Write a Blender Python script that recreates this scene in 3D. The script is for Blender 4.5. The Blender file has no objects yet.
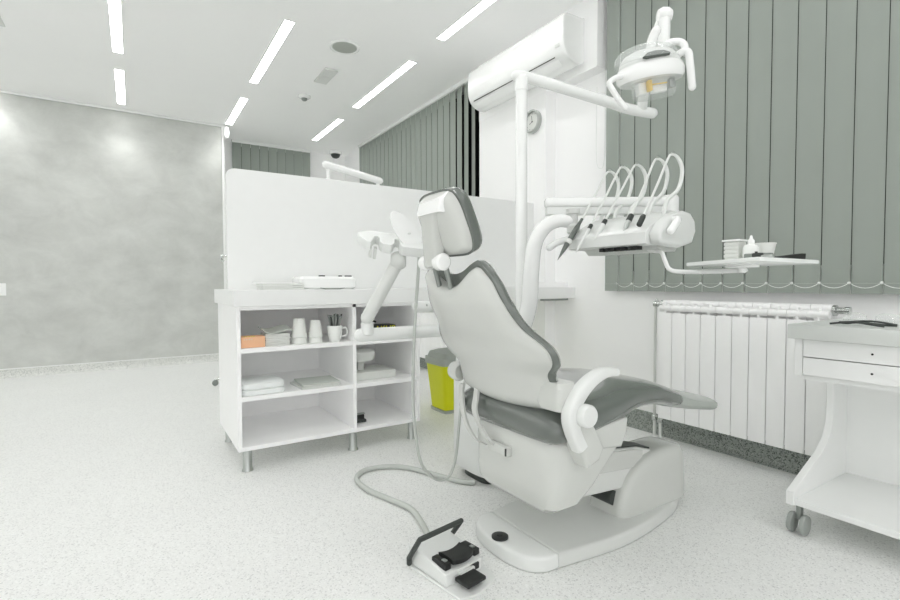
import bpy, bmesh, math, random
from math import sin, cos, pi, radians
from mathutils import Vector, Matrix
random.seed(7)
S = bpy.context.scene
COL = S.collection

# ---------------------------------------------------------------- camera
F_PX, PITCH, YAW, ROLL = 488.7, 0.0327, 0.997, -0.0029
fw = Vector((cos(YAW)*cos(PITCH), sin(YAW)*cos(PITCH), -sin(PITCH)))
rt = Vector((sin(YAW), -cos(YAW), 0)); up = rt.cross(fw)
rt2 = rt*cos(ROLL) + up*sin(ROLL); up2 = -rt*sin(ROLL) + up*cos(ROLL)
cd = bpy.data.cameras.new('camera'); cam = bpy.data.objects.new('camera', cd); COL.objects.link(cam)
cd.sensor_width = 36; cd.lens = F_PX/900*36; cd.clip_start = .02
M = Matrix((rt2, up2, -fw)).transposed().to_4x4(); M.translation = (0, 0, .9); cam.matrix_world = M
S.camera = cam

# ---------------------------------------------------------------- world, exposure
STRIP_POWER = 9.5
w = bpy.data.worlds.new('world'); S.world = w; w.use_nodes = True
w.node_tree.nodes['Background'].inputs[0].default_value = (.02, .025, .03, 1)
w.node_tree.nodes['Background'].inputs[1].default_value = .3
S.cycles.max_bounces = 24; S.cycles.diffuse_bounces = 20; S.cycles.glossy_bounces = 6
S.view_settings.view_transform = 'Standard'; S.view_settings.look = 'None'
S.view_settings.exposure = 0.26; S.view_settings.gamma = 1; S.view_settings.use_curve_mapping = False

# soft fill light added inside the front wall, behind the camera
al = bpy.data.lights.new('fill_light', 'AREA'); al.shape = 'RECTANGLE'; al.size = 5.0; al.size_y = 2.1; al.energy = 42; al.color = (1, .99, .995)
ao = bpy.data.objects.new('fill_light', al); COL.objects.link(ao); ao.location = (-.2, -2.66, 1.35)
ao.rotation_euler = (pi/2, 0, 0)

# ---------------------------------------------------------------- materials
def lin(c):
    return tuple(((x/255)/12.92 if x/255 <= .04045 else (((x/255)+.055)/1.055)**2.4) for x in c) + (1,)
def mat(name, rgb, rough=.5, metal=0, spec=.5, coat=0, trans=0, var=0, vscale=20, bump=0, bscale=200, alpha=1, ior=1.45):
    m = bpy.data.materials.new(name); m.use_nodes = True; nt = m.node_tree; b = nt.nodes['Principled BSDF']
    b.inputs['Base Color'].default_value = lin(rgb); b.inputs['Roughness'].default_value = rough
    b.inputs['Metallic'].default_value = metal; b.inputs['Specular IOR Level'].default_value = spec
    b.inputs['Coat Weight'].default_value = coat; b.inputs['Coat Roughness'].default_value = .1; b.inputs['Transmission Weight'].default_value = trans
    b.inputs['IOR'].default_value = ior; b.inputs['Alpha'].default_value = alpha
    tc = nt.nodes.new('ShaderNodeTexCoord')
    n = nt.nodes.new('ShaderNodeTexNoise'); n.inputs['Scale'].default_value = vscale; n.inputs['Detail'].default_value = 4
    nt.links.new(tc.outputs['Object'], n.inputs['Vector'])
    mr = nt.nodes.new('ShaderNodeMapRange'); v = max(var, .015)
    mr.inputs['To Min'].default_value = 1-v; mr.inputs['To Max'].default_value = 1+v
    nt.links.new(n.outputs['Fac'], mr.inputs['Value'])
    mx = nt.nodes.new('ShaderNodeMix'); mx.data_type = 'RGBA'; mx.blend_type = 'MULTIPLY'; mx.inputs[0].default_value = 1
    mx.inputs[6].default_value = lin(rgb); nt.links.new(mr.outputs[0], mx.inputs[7]); nt.links.new(mx.outputs[2], b.inputs['Base Color'])
    if bump:
        n2 = nt.nodes.new('ShaderNodeTexNoise'); n2.inputs['Scale'].default_value = bscale
        nt.links.new(tc.outputs['Object'], n2.inputs['Vector'])
        bp = nt.nodes.new('ShaderNodeBump'); bp.inputs['Strength'].default_value = bump; bp.inputs['Distance'].default_value = .002
        nt.links.new(n2.outputs['Fac'], bp.inputs['Height']); nt.links.new(bp.outputs[0], b.inputs['Normal'])
    return m
def emis(name, rgb, s):
    m = bpy.data.materials.new(name); m.use_nodes = True; nt = m.node_tree; b = nt.nodes['Principled BSDF']
    b.inputs['Base Color'].default_value = lin(rgb); b.inputs['Emission Color'].default_value = lin(rgb); b.inputs['Emission Strength'].default_value = s
    return m
def speckled(name, base, dark, light, amount=.33, scale=260, rough=.45, big=.02):
    m = bpy.data.materials.new(name); m.use_nodes = True; nt = m.node_tree; b = nt.nodes['Principled BSDF']
    b.inputs['Roughness'].default_value = rough
    tc = nt.nodes.new('ShaderNodeTexCoord')
    v = nt.nodes.new('ShaderNodeTexVoronoi'); v.inputs['Scale'].default_value = scale
    nt.links.new(tc.outputs['Object'], v.inputs['Vector'])
    sp = nt.nodes.new('ShaderNodeSeparateColor'); nt.links.new(v.outputs['Color'], sp.inputs[0])
    r = nt.nodes.new('ShaderNodeValToRGB'); e = r.color_ramp.elements
    e[0].position = 0; e[0].color = lin(dark); e[1].position = 1; e[1].color = lin(light)
    k = e.new(amount*.25); k.color = lin(dark)
    k = e.new(amount); k.color = lin(base)
    k = e.new(.75); k.color = lin(base)
    nt.links.new(sp.outputs[0], r.inputs[0])
    n = nt.nodes.new('ShaderNodeTexNoise'); n.inputs['Scale'].default_value = 3; n.inputs['Detail'].default_value = 3
    nt.links.new(tc.outputs['Object'], n.inputs['Vector'])
    mr = nt.nodes.new('ShaderNodeMapRange'); mr.inputs['To Min'].default_value = 1-big; mr.inputs['To Max'].default_value = 1+big
    nt.links.new(n.outputs['Fac'], mr.inputs['Value'])
    mx = nt.nodes.new('ShaderNodeMix'); mx.data_type = 'RGBA'; mx.blend_type = 'MULTIPLY'; mx.inputs[0].default_value = 1
    nt.links.new(r.outputs[0], mx.inputs[6]); nt.links.new(mr.outputs[0], mx.inputs[7]); nt.links.new(mx.outputs[2], b.inputs['Base Color'])
    return m
def plaster(name, a, c):
    m = bpy.data.materials.new(name); m.use_nodes = True; nt = m.node_tree; b = nt.nodes['Principled BSDF']
    b.inputs['Roughness'].default_value = .42
    tc = nt.nodes.new('ShaderNodeTexCoord'); mp = nt.nodes.new('ShaderNodeMapping')
    mp.inputs['Rotation'].default_value = (0, .5, 0); mp.inputs['Scale'].default_value = (1, 1, 1.35)
    nt.links.new(tc.outputs['Object'], mp.inputs[0])
    n = nt.nodes.new('ShaderNodeTexNoise'); n.inputs['Scale'].default_value = 3.0; n.inputs['Detail'].default_value = 12
    n.inputs['Roughness'].default_value = .68; n.inputs['Distortion'].default_value = .3
    nt.links.new(mp.outputs[0], n.inputs['Vector'])
    r = nt.nodes.new('ShaderNodeValToRGB'); e = r.color_ramp.elements
    e[0].position = .32; e[0].color = lin(a); e[1].position = .68; e[1].color = lin(c)
    nt.links.new(n.outputs['Fac'], r.inputs[0]); nt.links.new(r.outputs[0], b.inputs['Base Color'])
    bp = nt.nodes.new('ShaderNodeBump'); bp.inputs['Strength'].default_value = .12; bp.inputs['Distance'].default_value = .01
    nt.links.new(n.outputs['Fac'], bp.inputs['Height']); nt.links.new(bp.outputs[0], b.inputs['Normal'])
    return m
WALL = mat('wall_paint', (250, 250, 250), .7, var=.01, vscale=3)
CEIL = mat('ceiling_paint', (252, 252, 252), .85, var=.01, vscale=3)
PLASTER = plaster('grey_venetian_plaster', (190, 192, 188), (209, 211, 207))
FLOOR = speckled('speckled_vinyl_floor', (232, 233, 231), (204, 205, 204), (243, 244, 243), .16, 260)
DBASE = speckled('dark_speckled_vinyl_skirting', (151, 157, 151), (86, 92, 88), (172, 177, 172), .35, 200)
LBASE = speckled('light_speckled_vinyl_skirting', (222, 223, 219), (175, 178, 175), (233, 235, 232), .3, 200)
LAM = mat('white_laminate', (250, 250, 250), .35)
LAM2 = mat('worktop_laminate', (238, 239, 238), .4)
GLOSS = mat('glossy_white_screen', (238, 239, 238), .5)
PLAS = mat('white_moulded_plastic', (228, 230, 228), .28, coat=.3)
SHELL = mat('pale_grey_shell', (206, 208, 204), .25, coat=.4)
PLASG = mat('pale_grey_plastic', (216, 218, 215), .35)
PAINT = mat('white_enamel', (244, 245, 244), .25, coat=.3)
PAD = mat('grey_green_vinyl_upholstery', (96, 102, 97), .25, spec=.7, coat=1.0, bump=.02, bscale=400)
BLIND = mat('grey_green_blind_fabric', (155, 162, 155), .85, var=.03, vscale=6, bump=.08, bscale=500)
BLINDC = mat('white_bead_chain', (235, 238, 235), .4)
DARK = mat('dark_grey_rubber', (62, 67, 64), .5)
BLACK = mat('black_plastic', (38, 40, 39), .45)
CHROME = mat('brushed_chrome', (205, 208, 206), .18, metal=1)
STEEL = mat('satin_steel', (190, 194, 191), .35, metal=1)
GREYM = mat('grey_metal', (150, 155, 151), .35, metal=.6)
RAD = mat('radiator_enamel', (250, 250, 250), .3)
HOSE = mat('grey_hose', (193, 197, 192), .45)
WHOSE = mat('white_hose', (228, 231, 228), .4)
YELLOW = mat('yellow_bin_plastic', (222, 226, 6), .4)
LIDG = mat('grey_bin_lid', (172, 177, 172), .45)
ORANGE = mat('orange_card', (240, 190, 152), .7)
PAPER = mat('white_paper', (222, 224, 220), .8)
GPAPER = mat('grey_paper', (198, 203, 197), .8)
CUP = mat('white_paper_cup', (234, 236, 232), .6)
CERAM = mat('white_ceramic', (238, 240, 237), .15)
TOWEL = mat('white_towel', (238, 241, 240), .95, bump=.4, bscale=300)
CLEAR = mat('clear_plastic', (245, 248, 246), .04, trans=1, ior=1.3)
NIGHT = mat('dark_window_glass', (34, 38, 36), .08, spec=.6)
STRIP = emis('lit_ceiling_panel', (253, 252, 252), STRIP_POWER)
YTXT = mat('yellow_print', (205, 208, 8), .5)
BULB = mat('amber_bulb', (226, 186, 8), .3)

# ---------------------------------------------------------------- mesh helpers
def rv(bm, before, m):
    for v in list(bm.verts)[before:]: v.co = m @ v.co
def box(bm, x0, x1, y0, y1, z0, z1, b=0, seg=2, m=None):
    t = bmesh.new()
    bmesh.ops.create_cube(t, size=1)
    for v in t.verts:
        v.co = Vector(((x0+x1)/2 + v.co.x*(x1-x0), (y0+y1)/2 + v.co.y*(y1-y0), (z0+z1)/2 + v.co.z*(z1-z0)))
    if b: bmesh.ops.bevel(t, geom=t.edges[:], offset=b, segments=seg, affect='EDGES', profile=.6)
    return merge(bm, t, m)
def merge(bm, t, m=None):
    if m is not None: bmesh.ops.transform(t, matrix=m, verts=t.verts)
    bmesh.ops.recalc_face_normals(t, faces=t.faces)
    me = bpy.data.meshes.new('tmp'); t.to_mesh(me); t.free(); bm.from_mesh(me); bpy.data.meshes.remove(me)
    return bm
def rings(bm, R, cap=True, closed=False, m=None):
    t = bmesh.new(); V = [[t.verts.new(p) for p in r] for r in R]; n = len(R[0])
    K = len(V)
    for i in range(K if closed else K-1):
        a, c = V[i], V[(i+1) % K]
        for j in range(n):
            t.faces.new((a[j], a[(j+1) % n], c[(j+1) % n], c[j]))
    if cap and not closed:
        t.faces.new(V[0]); t.faces.new(V[-1])
    return merge(bm, t, m)
def spline(pts, k=6):
    P = [Vector(p) for p in pts]; out = []
    for i in range(len(P)-1):
        p0 = P[max(i-1, 0)]; p1 = P[i]; p2 = P[i+1]; p3 = P[min(i+2, len(P)-1)]
        for j in range(k):
            t = j/k
            out.append(.5*((2*p1) + (-p0+p2)*t + (2*p0-5*p1+4*p2-p3)*t*t + (-p0+3*p1-3*p2+p3)*t**3))
    out.append(P[-1]); return out
def tube(bm, pts, r, n=14, smooth=0, round_ends=False):
    if smooth: pts = spline(pts, smooth)
    P = [Vector(p) for p in pts]; K = len(P)
    rr = [r]*K if not isinstance(r, (list, tuple)) else ([r[0] + (r[1]-r[0])*i/(K-1) for i in range(K)] if len(r) == 2 and K != 2 or len(r) == 2 else list(r))
    T = []
    for i in range(K):
        a = P[max(i-1, 0)]; c = P[min(i+1, K-1)]
        if 0 < i < K-1:
            t = (P[i]-a).normalized() + (c-P[i]).normalized()
        else: t = c-a
        T.append(t.normalized())
    ref = Vector((0, 0, 1)) if abs(T[0].z) < .9 else Vector((1, 0, 0))
    u = T[0].cross(ref).normalized(); R = []
    for i in range(K):
        if i: u = (u - T[i]*u.dot(T[i])).normalized()
        v = T[i].cross(u)
        k = 1.0
        if 0 < i < K-1:
            cc = max(.5, (P[i]-P[i-1]).normalized().dot(T[i])); k = 1/cc if cc > .6 else 1
        R.append([P[i] + (u*cos(2*pi*j/n) + v*sin(2*pi*j/n))*rr[i]*(k if j is None else 1) for j in range(n)])
    if round_ends:
        def capr(c, ring, t, s):
            out = []
            for q in (.35, .7, .92):
                a = q*pi/2; out.append([c + (p-c)*cos(a) + t*s*sin(a)*(ring[0]-c).length for p in ring])
            return out
        R = capr(P[0], R[0], T[0], -1)[::-1] + R + capr(P[-1], R[-1], T[-1], 1)
    return rings(bm, R)
def lathe(bm, prof, c=(0, 0, 0), axis=(0, 0, 1), n=28, cap=True):
    a = Vector(axis).normalized(); ref = Vector((0, 0, 1)) if abs(a.z) < .9 else Vector((1, 0, 0))
    u = a.cross(ref).normalized(); v = a.cross(u); c = Vector(c)
    return rings(bm, [[c + a*z + (u*cos(2*pi*j/n) + v*sin(2*pi*j/n))*max(r, 1e-4) for j in range(n)] for r, z in prof], cap=cap)
def prism(bm, poly, lo, hi, ax='z', b=0, seg=2, m=None):
    t = bmesh.new()
    def P(p, h): return {'z': (p[0], p[1], h), 'y': (p[0], h, p[1]), 'x': (h, p[0], p[1])}[ax]
    A = [t.verts.new(P(p, lo)) for p in poly]; B = [t.verts.new(P(p, hi)) for p in poly]; n = len(poly)
    fa = t.faces.new(A); fb = t.faces.new(B)
    for i in range(n): t.faces.new((A[i], A[(i+1) % n], B[(i+1) % n], B[i]))
    bmesh.ops.recalc_face_normals(t, faces=t.faces)
    if b:
        ed = list(fa.edges) + list(fb.edges)
        bmesh.ops.bevel(t, geom=ed, offset=b, segments=seg, affect='EDGES', profile=.6)
    return merge(bm, t, m)
def sell(x0, x1, y0, y1, z, p=4, n=40, tilt=0):
    cx, cy, a, b = (x0+x1)/2, (y0+y1)/2, (x1-x0)/2, (y1-y0)/2; out = []
    for i in range(n):
        t = 2*pi*i/n; c, s = cos(t), sin(t)
        X = a*math.copysign(abs(c)**(2/p), c); Y = b*math.copysign(abs(s)**(2/p), s)
        out.append(Vector((cx+X, cy+Y, z + tilt*X)))
    return out
def loftz(bm, L, p=4, n=44):
    return rings(bm, [sell(*l[:5], p=p, n=n, tilt=(l[5] if len(l) > 5 else 0)) for l in L])
def sweepxz(bm, P, cy, p=3.2, n=28, k=5, close=True):
    """soft slab following a path in the XZ plane: P = (x, z, half thickness, half width)"""
    Q = spline([Vector((a[0], a[1], 0)) for a in P], k); W = spline([Vector((a[2], a[3], 0)) for a in P], k)
    R = []
    N = len(Q)
    def ring(c, t, ht, hw):
        nrm = Vector((-t.y, t.x)); o = []
        for j in range(n):
            a = 2*pi*j/n; cc, ss = cos(a), sin(a)
            yy = hw*math.copysign(abs(cc)**(2/p), cc); hh = ht*math.copysign(abs(ss)**(2/p), ss)
            o.append(Vector((c.x + nrm.x*hh, cy+yy, c.y + nrm.y*hh)))
        return o
    for i in range(N):
        t = (Q[min(i+1, N-1)] - Q[max(i-1, 0)]); t = Vector((t.x, t.y)).normalized(); c = Q[i]
        ht, hw = W[i].x, W[i].y
        if i == 0:
            for q in (.95, .75, .4):
                a = q*pi/2; R.append(ring(Vector((c.x - t.x*ht*sin(a), c.y - t.y*ht*sin(a))), t, ht*cos(a), hw - ht*(1-cos(a))))
        R.append(ring(Vector((c.x, c.y)), t, ht, hw))
        if i == N-1:
            for q in (.4, .75, .95):
                a = q*pi/2; R.append(ring(Vector((c.x + t.x*ht*sin(a), c.y + t.y*ht*sin(a))), t, ht*cos(a), hw - ht*(1-cos(a))))
    return rings(bm, R)
def slab(bm, back, front, nu=26, nv=26):
    """closed sheet between two parametric surfaces back(s,t), front(s,t); s in [-1,1], t in [0,1]"""
    t_ = bmesh.new()
    G = [[[t_.verts.new(f(-1+2*i/nu, j/nv)) for j in range(nv+1)] for i in range(nu+1)] for f in (back, front)]
    for g in G:
        for i in range(nu):
            for j in range(nv): t_.faces.new((g[i][j], g[i+1][j], g[i+1][j+1], g[i][j+1]))
    per = [(i, 0) for i in range(nu)] + [(nu, j) for j in range(nv)] + [(i, nv) for i in range(nu, 0, -1)] + [(0, j) for j in range(nv, 0, -1)]
    for k in range(len(per)):
        a = per[k]; b = per[(k+1) % len(per)]
        t_.faces.new((G[0][a[0]][a[1]], G[0][b[0]][b[1]], G[1][b[0]][b[1]], G[1][a[0]][a[1]]))
    return merge(bm, t_)

# ---------------------------------------------------------------- object helpers
WL = {}
def obj(name, bm, m, parent=None, label=None, ang=38, kind=None):
    """bm is in world coordinates; it is moved into the parent's frame"""
    me = bpy.data.meshes.new(name)
    xs = [v.co for v in bm.verts]
    c = Vector(((min(v.x for v in xs)+max(v.x for v in xs))/2, (min(v.y for v in xs)+max(v.y for v in xs))/2, min(v.z for v in xs)))
    bmesh.ops.translate(bm, vec=-c, verts=bm.verts)
    bm.to_mesh(me); bm.free(); me.materials.append(m)
    me.shade_smooth(); me.set_sharp_from_angle(angle=radians(ang))
    o = bpy.data.objects.new(name, me); COL.objects.link(o)
    if parent: o.parent = parent; o.location = c - WL[parent.name]
    else: o.location = c
    WL[o.name] = c
    if label: o['label'] = label
    if kind: o['kind'] = kind
    return o
def tag(o, label, cat, group=None, kind=None):
    o['label'] = label; o['category'] = cat
    if group: o['group'] = group
    if kind: o['kind'] = kind
    return o
def thing(name, loc, label, cat, group=None):
    o = bpy.data.objects.new(name, None); COL.objects.link(o); o.location = loc; o.empty_display_size = .1
    WL[o.name] = Vector(loc); return tag(o, label, cat, group)
def struct(name, bm, m): return obj(name, bm, m, kind='structure')
def dup(root, loc, label, rz=None):
    r = root.copy(); COL.objects.link(r); r.location = loc; r['label'] = label
    if rz is not None: r.rotation_euler = (0, 0, rz)
    for ch in root.children:
        c = ch.copy(); COL.objects.link(c); c.parent = r
        for g in ch.children:
            d = g.copy(); COL.objects.link(d); d.parent = c
    return r
B = bmesh.new
def text(s, size, m, mtx, parent=None, name='lettering', depth=.0006):
    cu = bpy.data.curves.new('txt', 'FONT'); cu.body = s; cu.size = size; cu.extrude = depth; cu.align_x = 'CENTER'; cu.align_y = 'CENTER'
    o = bpy.data.objects.new('txt', cu); COL.objects.link(o)
    dg = bpy.context.evaluated_depsgraph_get(); me = bpy.data.meshes.new_from_object(o.evaluated_get(dg))
    bpy.data.objects.remove(o); bm = B(); bm.from_mesh(me); bmesh.ops.transform(bm, matrix=mtx, verts=bm.verts)
    return obj(name, bm, m, parent)

# ================================================================ ROOM
ZC = 2.767; XR = 2.63; YL = 6.32; YB = 6.9
struct('floor', box(B(), -3.2, XR+.2, -2.7, YB+.1, -.05, 0), FLOOR)
struct('ceiling', box(B(), -3.2, XR+.2, -2.7, YB+.1, ZC, ZC+.1), CEIL)
# right wall with two window openings: near window Y -1.6..2.12, far window Y 3.6..6.25, sills at .92
bm = B()
box(bm, XR, XR+.14, -2.7, YB+.1, 0, .93)
box(bm, XR, XR+.14, -2.7, -1.6, .93, ZC); box(bm, XR, XR+.14, 2.05, 3.56, .93, ZC); box(bm, XR, XR+.14, 6.2, YB+.1, .93, ZC)
struct('wall_right', bm, WALL)
struct('wall_left', box(B(), -3.2, .905, YL, YL+.16, 0, ZC), PLASTER)
bm = B(); box(bm, .905, 1.1, YB, YB+.1, 0, ZC); box(bm, 1.1, 1.98, YB, YB+.1, 0, .93); box(bm, 1.98, XR, YB, YB+.1, 0, ZC); box(bm, .74, .905, YL+.16, YB+.1, 0, ZC)
struct('wall_back', bm, WALL)
bm = B(); box(bm, -3.2, XR+.2, -2.8, -2.7, 0, .2); box(bm, -3.2, XR+.2, -2.8, -2.7, 2.5, ZC); box(bm, -3.2, -2.8, -2.8, -2.7, .2, 2.5); box(bm, 2.4, XR+.2, -2.8, -2.7, .2, 2.5)
struct('wall_front', bm, WALL)
struct('wall_side', box(B(), -3.3, -3.2, -2.7, YL+.16, 0, ZC), WALL)
def window(name, ax, c0, c1, pos, z0, z1, sgn):
    bm = B(); t = .05
    def bx(bm_, a0, a1, zz0, zz1, p0, p1):
        if ax == 'y': box(bm_, min(p0, p1), max(p0, p1), a0, a1, zz0, zz1)
        else: box(bm_, a0, a1, min(p0, p1), max(p0, p1), zz0, zz1)
    bx(bm, c0, c1, z0, z0+t, pos+.03, pos+.10); bx(bm, c0, c1, z1-t, z1, pos+.03, pos+.10)
    for a in (c0, (c0+c1)/2-.03, c1-t): bx(bm, a, a+t, z0+t, z1-t, pos+.03, pos+.10)
    o = struct(name, bm, PAINT)
    g = B(); bx(g, c0+t, c1-t, z0+t, z1-t, pos+.06, pos+.07)
    obj('window_glass', g, NIGHT, o)
window('window_1', 'y', -1.6, 2.05, XR, .93, ZC, 1)
window('window_2', 'y', 3.56, 6.2, XR, .93, ZC, 1)
window('added_window', 'x', -2.8, 2.4, -2.8, .2, 2.5, 1)  # unseen window, added as a setting for the fill light
window('window_3', 'x', 1.1, 1.98, YB, .93, ZC, 1)
# pilaster and boxed soffit between the windows
struct('trim_1', box(B(), 2.53, XR, 2.63, 3.44, 0, ZC), WALL)
struct('trim_2', box(B(), 2.5275, XR, 2.1605, 3.4405, 2.297, ZC), WALL)
struct('trim_3', box(B(), .895, .925, YL-.02, YL+.16, .07, ZC, .004), PAINT)     # corner trim on the plaster wall's end
struct('trim_4', box(B(), -3.2, .9, YL-.03, YL, ZC-.025, ZC, .004), PAINT)        # thin cove under the ceiling
# coved vinyl skirting
def skirt(name, pts, h, m, cap=None):
    bm = B()
    for (x0, y0, x1, y1, nx, ny) in pts:
        prof = [(0, 0), (.035, 0), (.035, .004), (.02, .01), (.009, .022), (.007, .04), (.007, h), (0, h)]
        t = bmesh.new(); A = [t.verts.new((x0+nx*a, y0+ny*a, b)) for a, b in prof]; C = [t.verts.new((x1+nx*a, y1+ny*a, b)) for a, b in prof]
        t.faces.new(A); t.faces.new(C)
        for i in range(len(prof)): t.faces.new((A[i], A[(i+1) % 8], C[(i+1) % 8], C[i]))
        merge(bm, t)
    o = struct(name, bm, m)
    if cap:
        bm = B()
        for (x0, y0, x1, y1, nx, ny) in pts:
            xa, xb = sorted((x0, x1)) if x0 != x1 else sorted((x0, x0+nx*.009)); ya, yb = sorted((y0, y1)) if y0 != y1 else sorted((y0, y0+ny*.009))
            box(bm, xa, xb, ya, yb, h, h+.008)
        obj('skirting_cap', bm, PAINT, o)
skirt('baseboard_right', [(XR, -2.7, XR, 2.63, -1, 0), (XR, 2.63, 2.53, 2.63, 0, -1), (2.53, 2.63, 2.53, 3.44, -1, 0), (XR, 3.44, XR, YB, -1, 0)], .115, DBASE)
skirt('baseboard_left', [(-3.2, YL, .905, YL, 0, -1)], .082, LBASE, cap=True)

# ---------------------------------------------------------------- ceiling fittings
def strip(y0, y1, x, label, name='ceiling_light', grp='recessed strip lights in the ceiling'):
    yc = (y0+y1)/2; t = thing(name, (x, yc, ZC-.012), label, 'ceiling light', grp)
    bm = B(); h = (y1-y0)/2; W = .034
    box(bm, x-W-.006, x-W, y0-.006, y1+.006, ZC-.006, ZC); box(bm, x+W, x+W+.006, y0-.006, y1+.006, ZC-.006, ZC)
    box(bm, x-W, x+W, y0-.006, y0, ZC-.006, ZC); box(bm, x-W, x+W, y1, y1+.006, ZC-.006, ZC)
    obj('frame', bm, PAINT, t)
    if y1 > 6:                                                       # spot without a fixture, added to strengthen the strip's wash on the wall
        sl = bpy.data.lights.new('added_wash_spot', 'SPOT'); sl.energy = 9; sl.spot_size = radians(95); sl.spot_blend = .8; sl.shadow_soft_size = .03
        so = bpy.data.objects.new('added_wash_spot', sl); COL.objects.link(so); so.location = (0, y1-.02-yc, -.002); so.parent = t
    obj('diffuser', box(B(), x-W, x+W, y0, y1, ZC-.004, ZC-.0005), STRIP, t)
    return t
seen = {
 (2.0, 1.96): 'nearest strip light of the right-hand ceiling row, cut by the top edge',
 (2.0, 3.66): 'long lit strip light of the right-hand ceiling row, left of the air conditioner',
 (2.0, 5.36): 'short far strip light of the right-hand row, near the dome camera',
 (.965, 3.57): 'long lit strip light in the middle of the ceiling, left of the round speaker',
 (.965, 5.27): 'short strip light in the ceiling at the right corner of the grey plaster wall',
 (-.07, 3.53): 'long strip light of the left-hand ceiling row, cut by the top edge of the photo',
 (-.07, 5.16): 'short strip light of the left-hand row, close above the grey plaster wall'}
for x in (2.0, .965, -.07, -1.1, -2.15):
    for y0, L in ((-1.45, 1.25), (.25, 1.25), (1.96, 1.25), (3.6, 1.24), (5.25, .95)):
        k = min(seen, key=lambda q: abs(q[0]-x)+abs(q[1]-y0))
        if abs(k[0]-x)+abs(k[1]-y0) < .2:
            strip(k[1], k[1]+(L if y0 > 5 else 1.255), x, seen[k])
        else:
            strip(y0, y0+L, x, 'lit recessed strip light in the ceiling outside the picture')
sp = thing('ceiling_speaker', (1.43, 3.73, ZC-.012), 'round grey-grilled speaker set flush in the white ceiling', 'speaker')
obj('rim', lathe(B(), [(.118, 0), (.118, -.006), (.108, -.011), (.095, -.008), (.095, 0)], (1.43, 3.73, ZC)), PAINT, sp)
obj('grille', lathe(B(), [(.094, -.001), (.094, -.007), (0, -.0075)], (1.43, 3.73, ZC)), mat('speaker_mesh', (176, 180, 174), .7), sp)
gr = thing('ceiling_indicator', (1.477, 4.32, ZC-.02), 'small rectangular pale grey panel on the ceiling between speaker and smoke detector', 'ceiling panel')
obj('plate', box(B(), 1.42, 1.535, 4.16, 4.48, ZC-.018, ZC, .004), PLASG, gr)
obj('lens', box(B(), 1.435, 1.50, 4.30, 4.46, ZC-.023, ZC-.018, .002), PLASG, gr)
sm = thing('smoke_detector', (1.455, 4.9, ZC-.05), 'small round white smoke detector on ceiling', 'smoke detector')
obj('housing', lathe(B(), [(.06, 0), (.062, -.012), (.05, -.022), (.035, -.026)], (1.455, 4.9, ZC)), PAINT, sm)
obj('sensor_head', lathe(B(), [(.03, -.025), (.028, -.04), (.018, -.048), (0, -.05)], (1.455, 4.9, ZC)), GREYM, sm)
dc = thing('dome_camera', (2.42, 6.7, ZC-.09), 'dark glass dome camera hanging from far corner of ceiling', 'security camera')
obj('mount', lathe(B(), [(.085, 0), (.085, -.03), (.07, -.04)], (2.42, 6.7, ZC)), PAINT, dc)
obj('dome', lathe(B(), [(.066, -.04), (.062, -.06), (.045, -.083), (.02, -.094), (0, -.096)], (2.42, 6.7, ZC)), DARK, dc)
av = thing('air_vent', (-.85, 4.55, ZC-.01), 'pale square vent plate on ceiling at the left edge of the photo', 'vent')
obj('plate', box(B(), -.98, -.74, 4.45, 4.75, ZC-.008, ZC, .002), PLASG, av)
obj('louvre', box(B(), -.96, -.76, 4.48, 4.72, ZC-.012, ZC-.008, .001), PLASG, av)
md = thing('motion_sensor', (.945, 6.28, 2.62), 'tiny white motion sensor at the top corner of the plaster wall', 'sensor')
obj('housing', tube(B(), [(.945, 6.27, 2.63), (.945, 6.27, 2.72)], .03, round_ends=True), PAINT, md)
obj('bracket', box(B(), .92, .95, 6.29, 6.34, 2.65, 2.70), PAINT, md)
sw = thing('light_switch', (-1.1, YL-.01, .83), 'white wall switch at the left edge of the plaster wall', 'switch')
obj('plate', box(B(), -1.16, -1.04, YL-.014, YL, .80, .92, .004), PAINT, sw)
obj('rocker', box(B(), -1.13, -1.07, YL-.019, YL-.013, .83, .89, .003), PAINT, sw)

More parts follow.
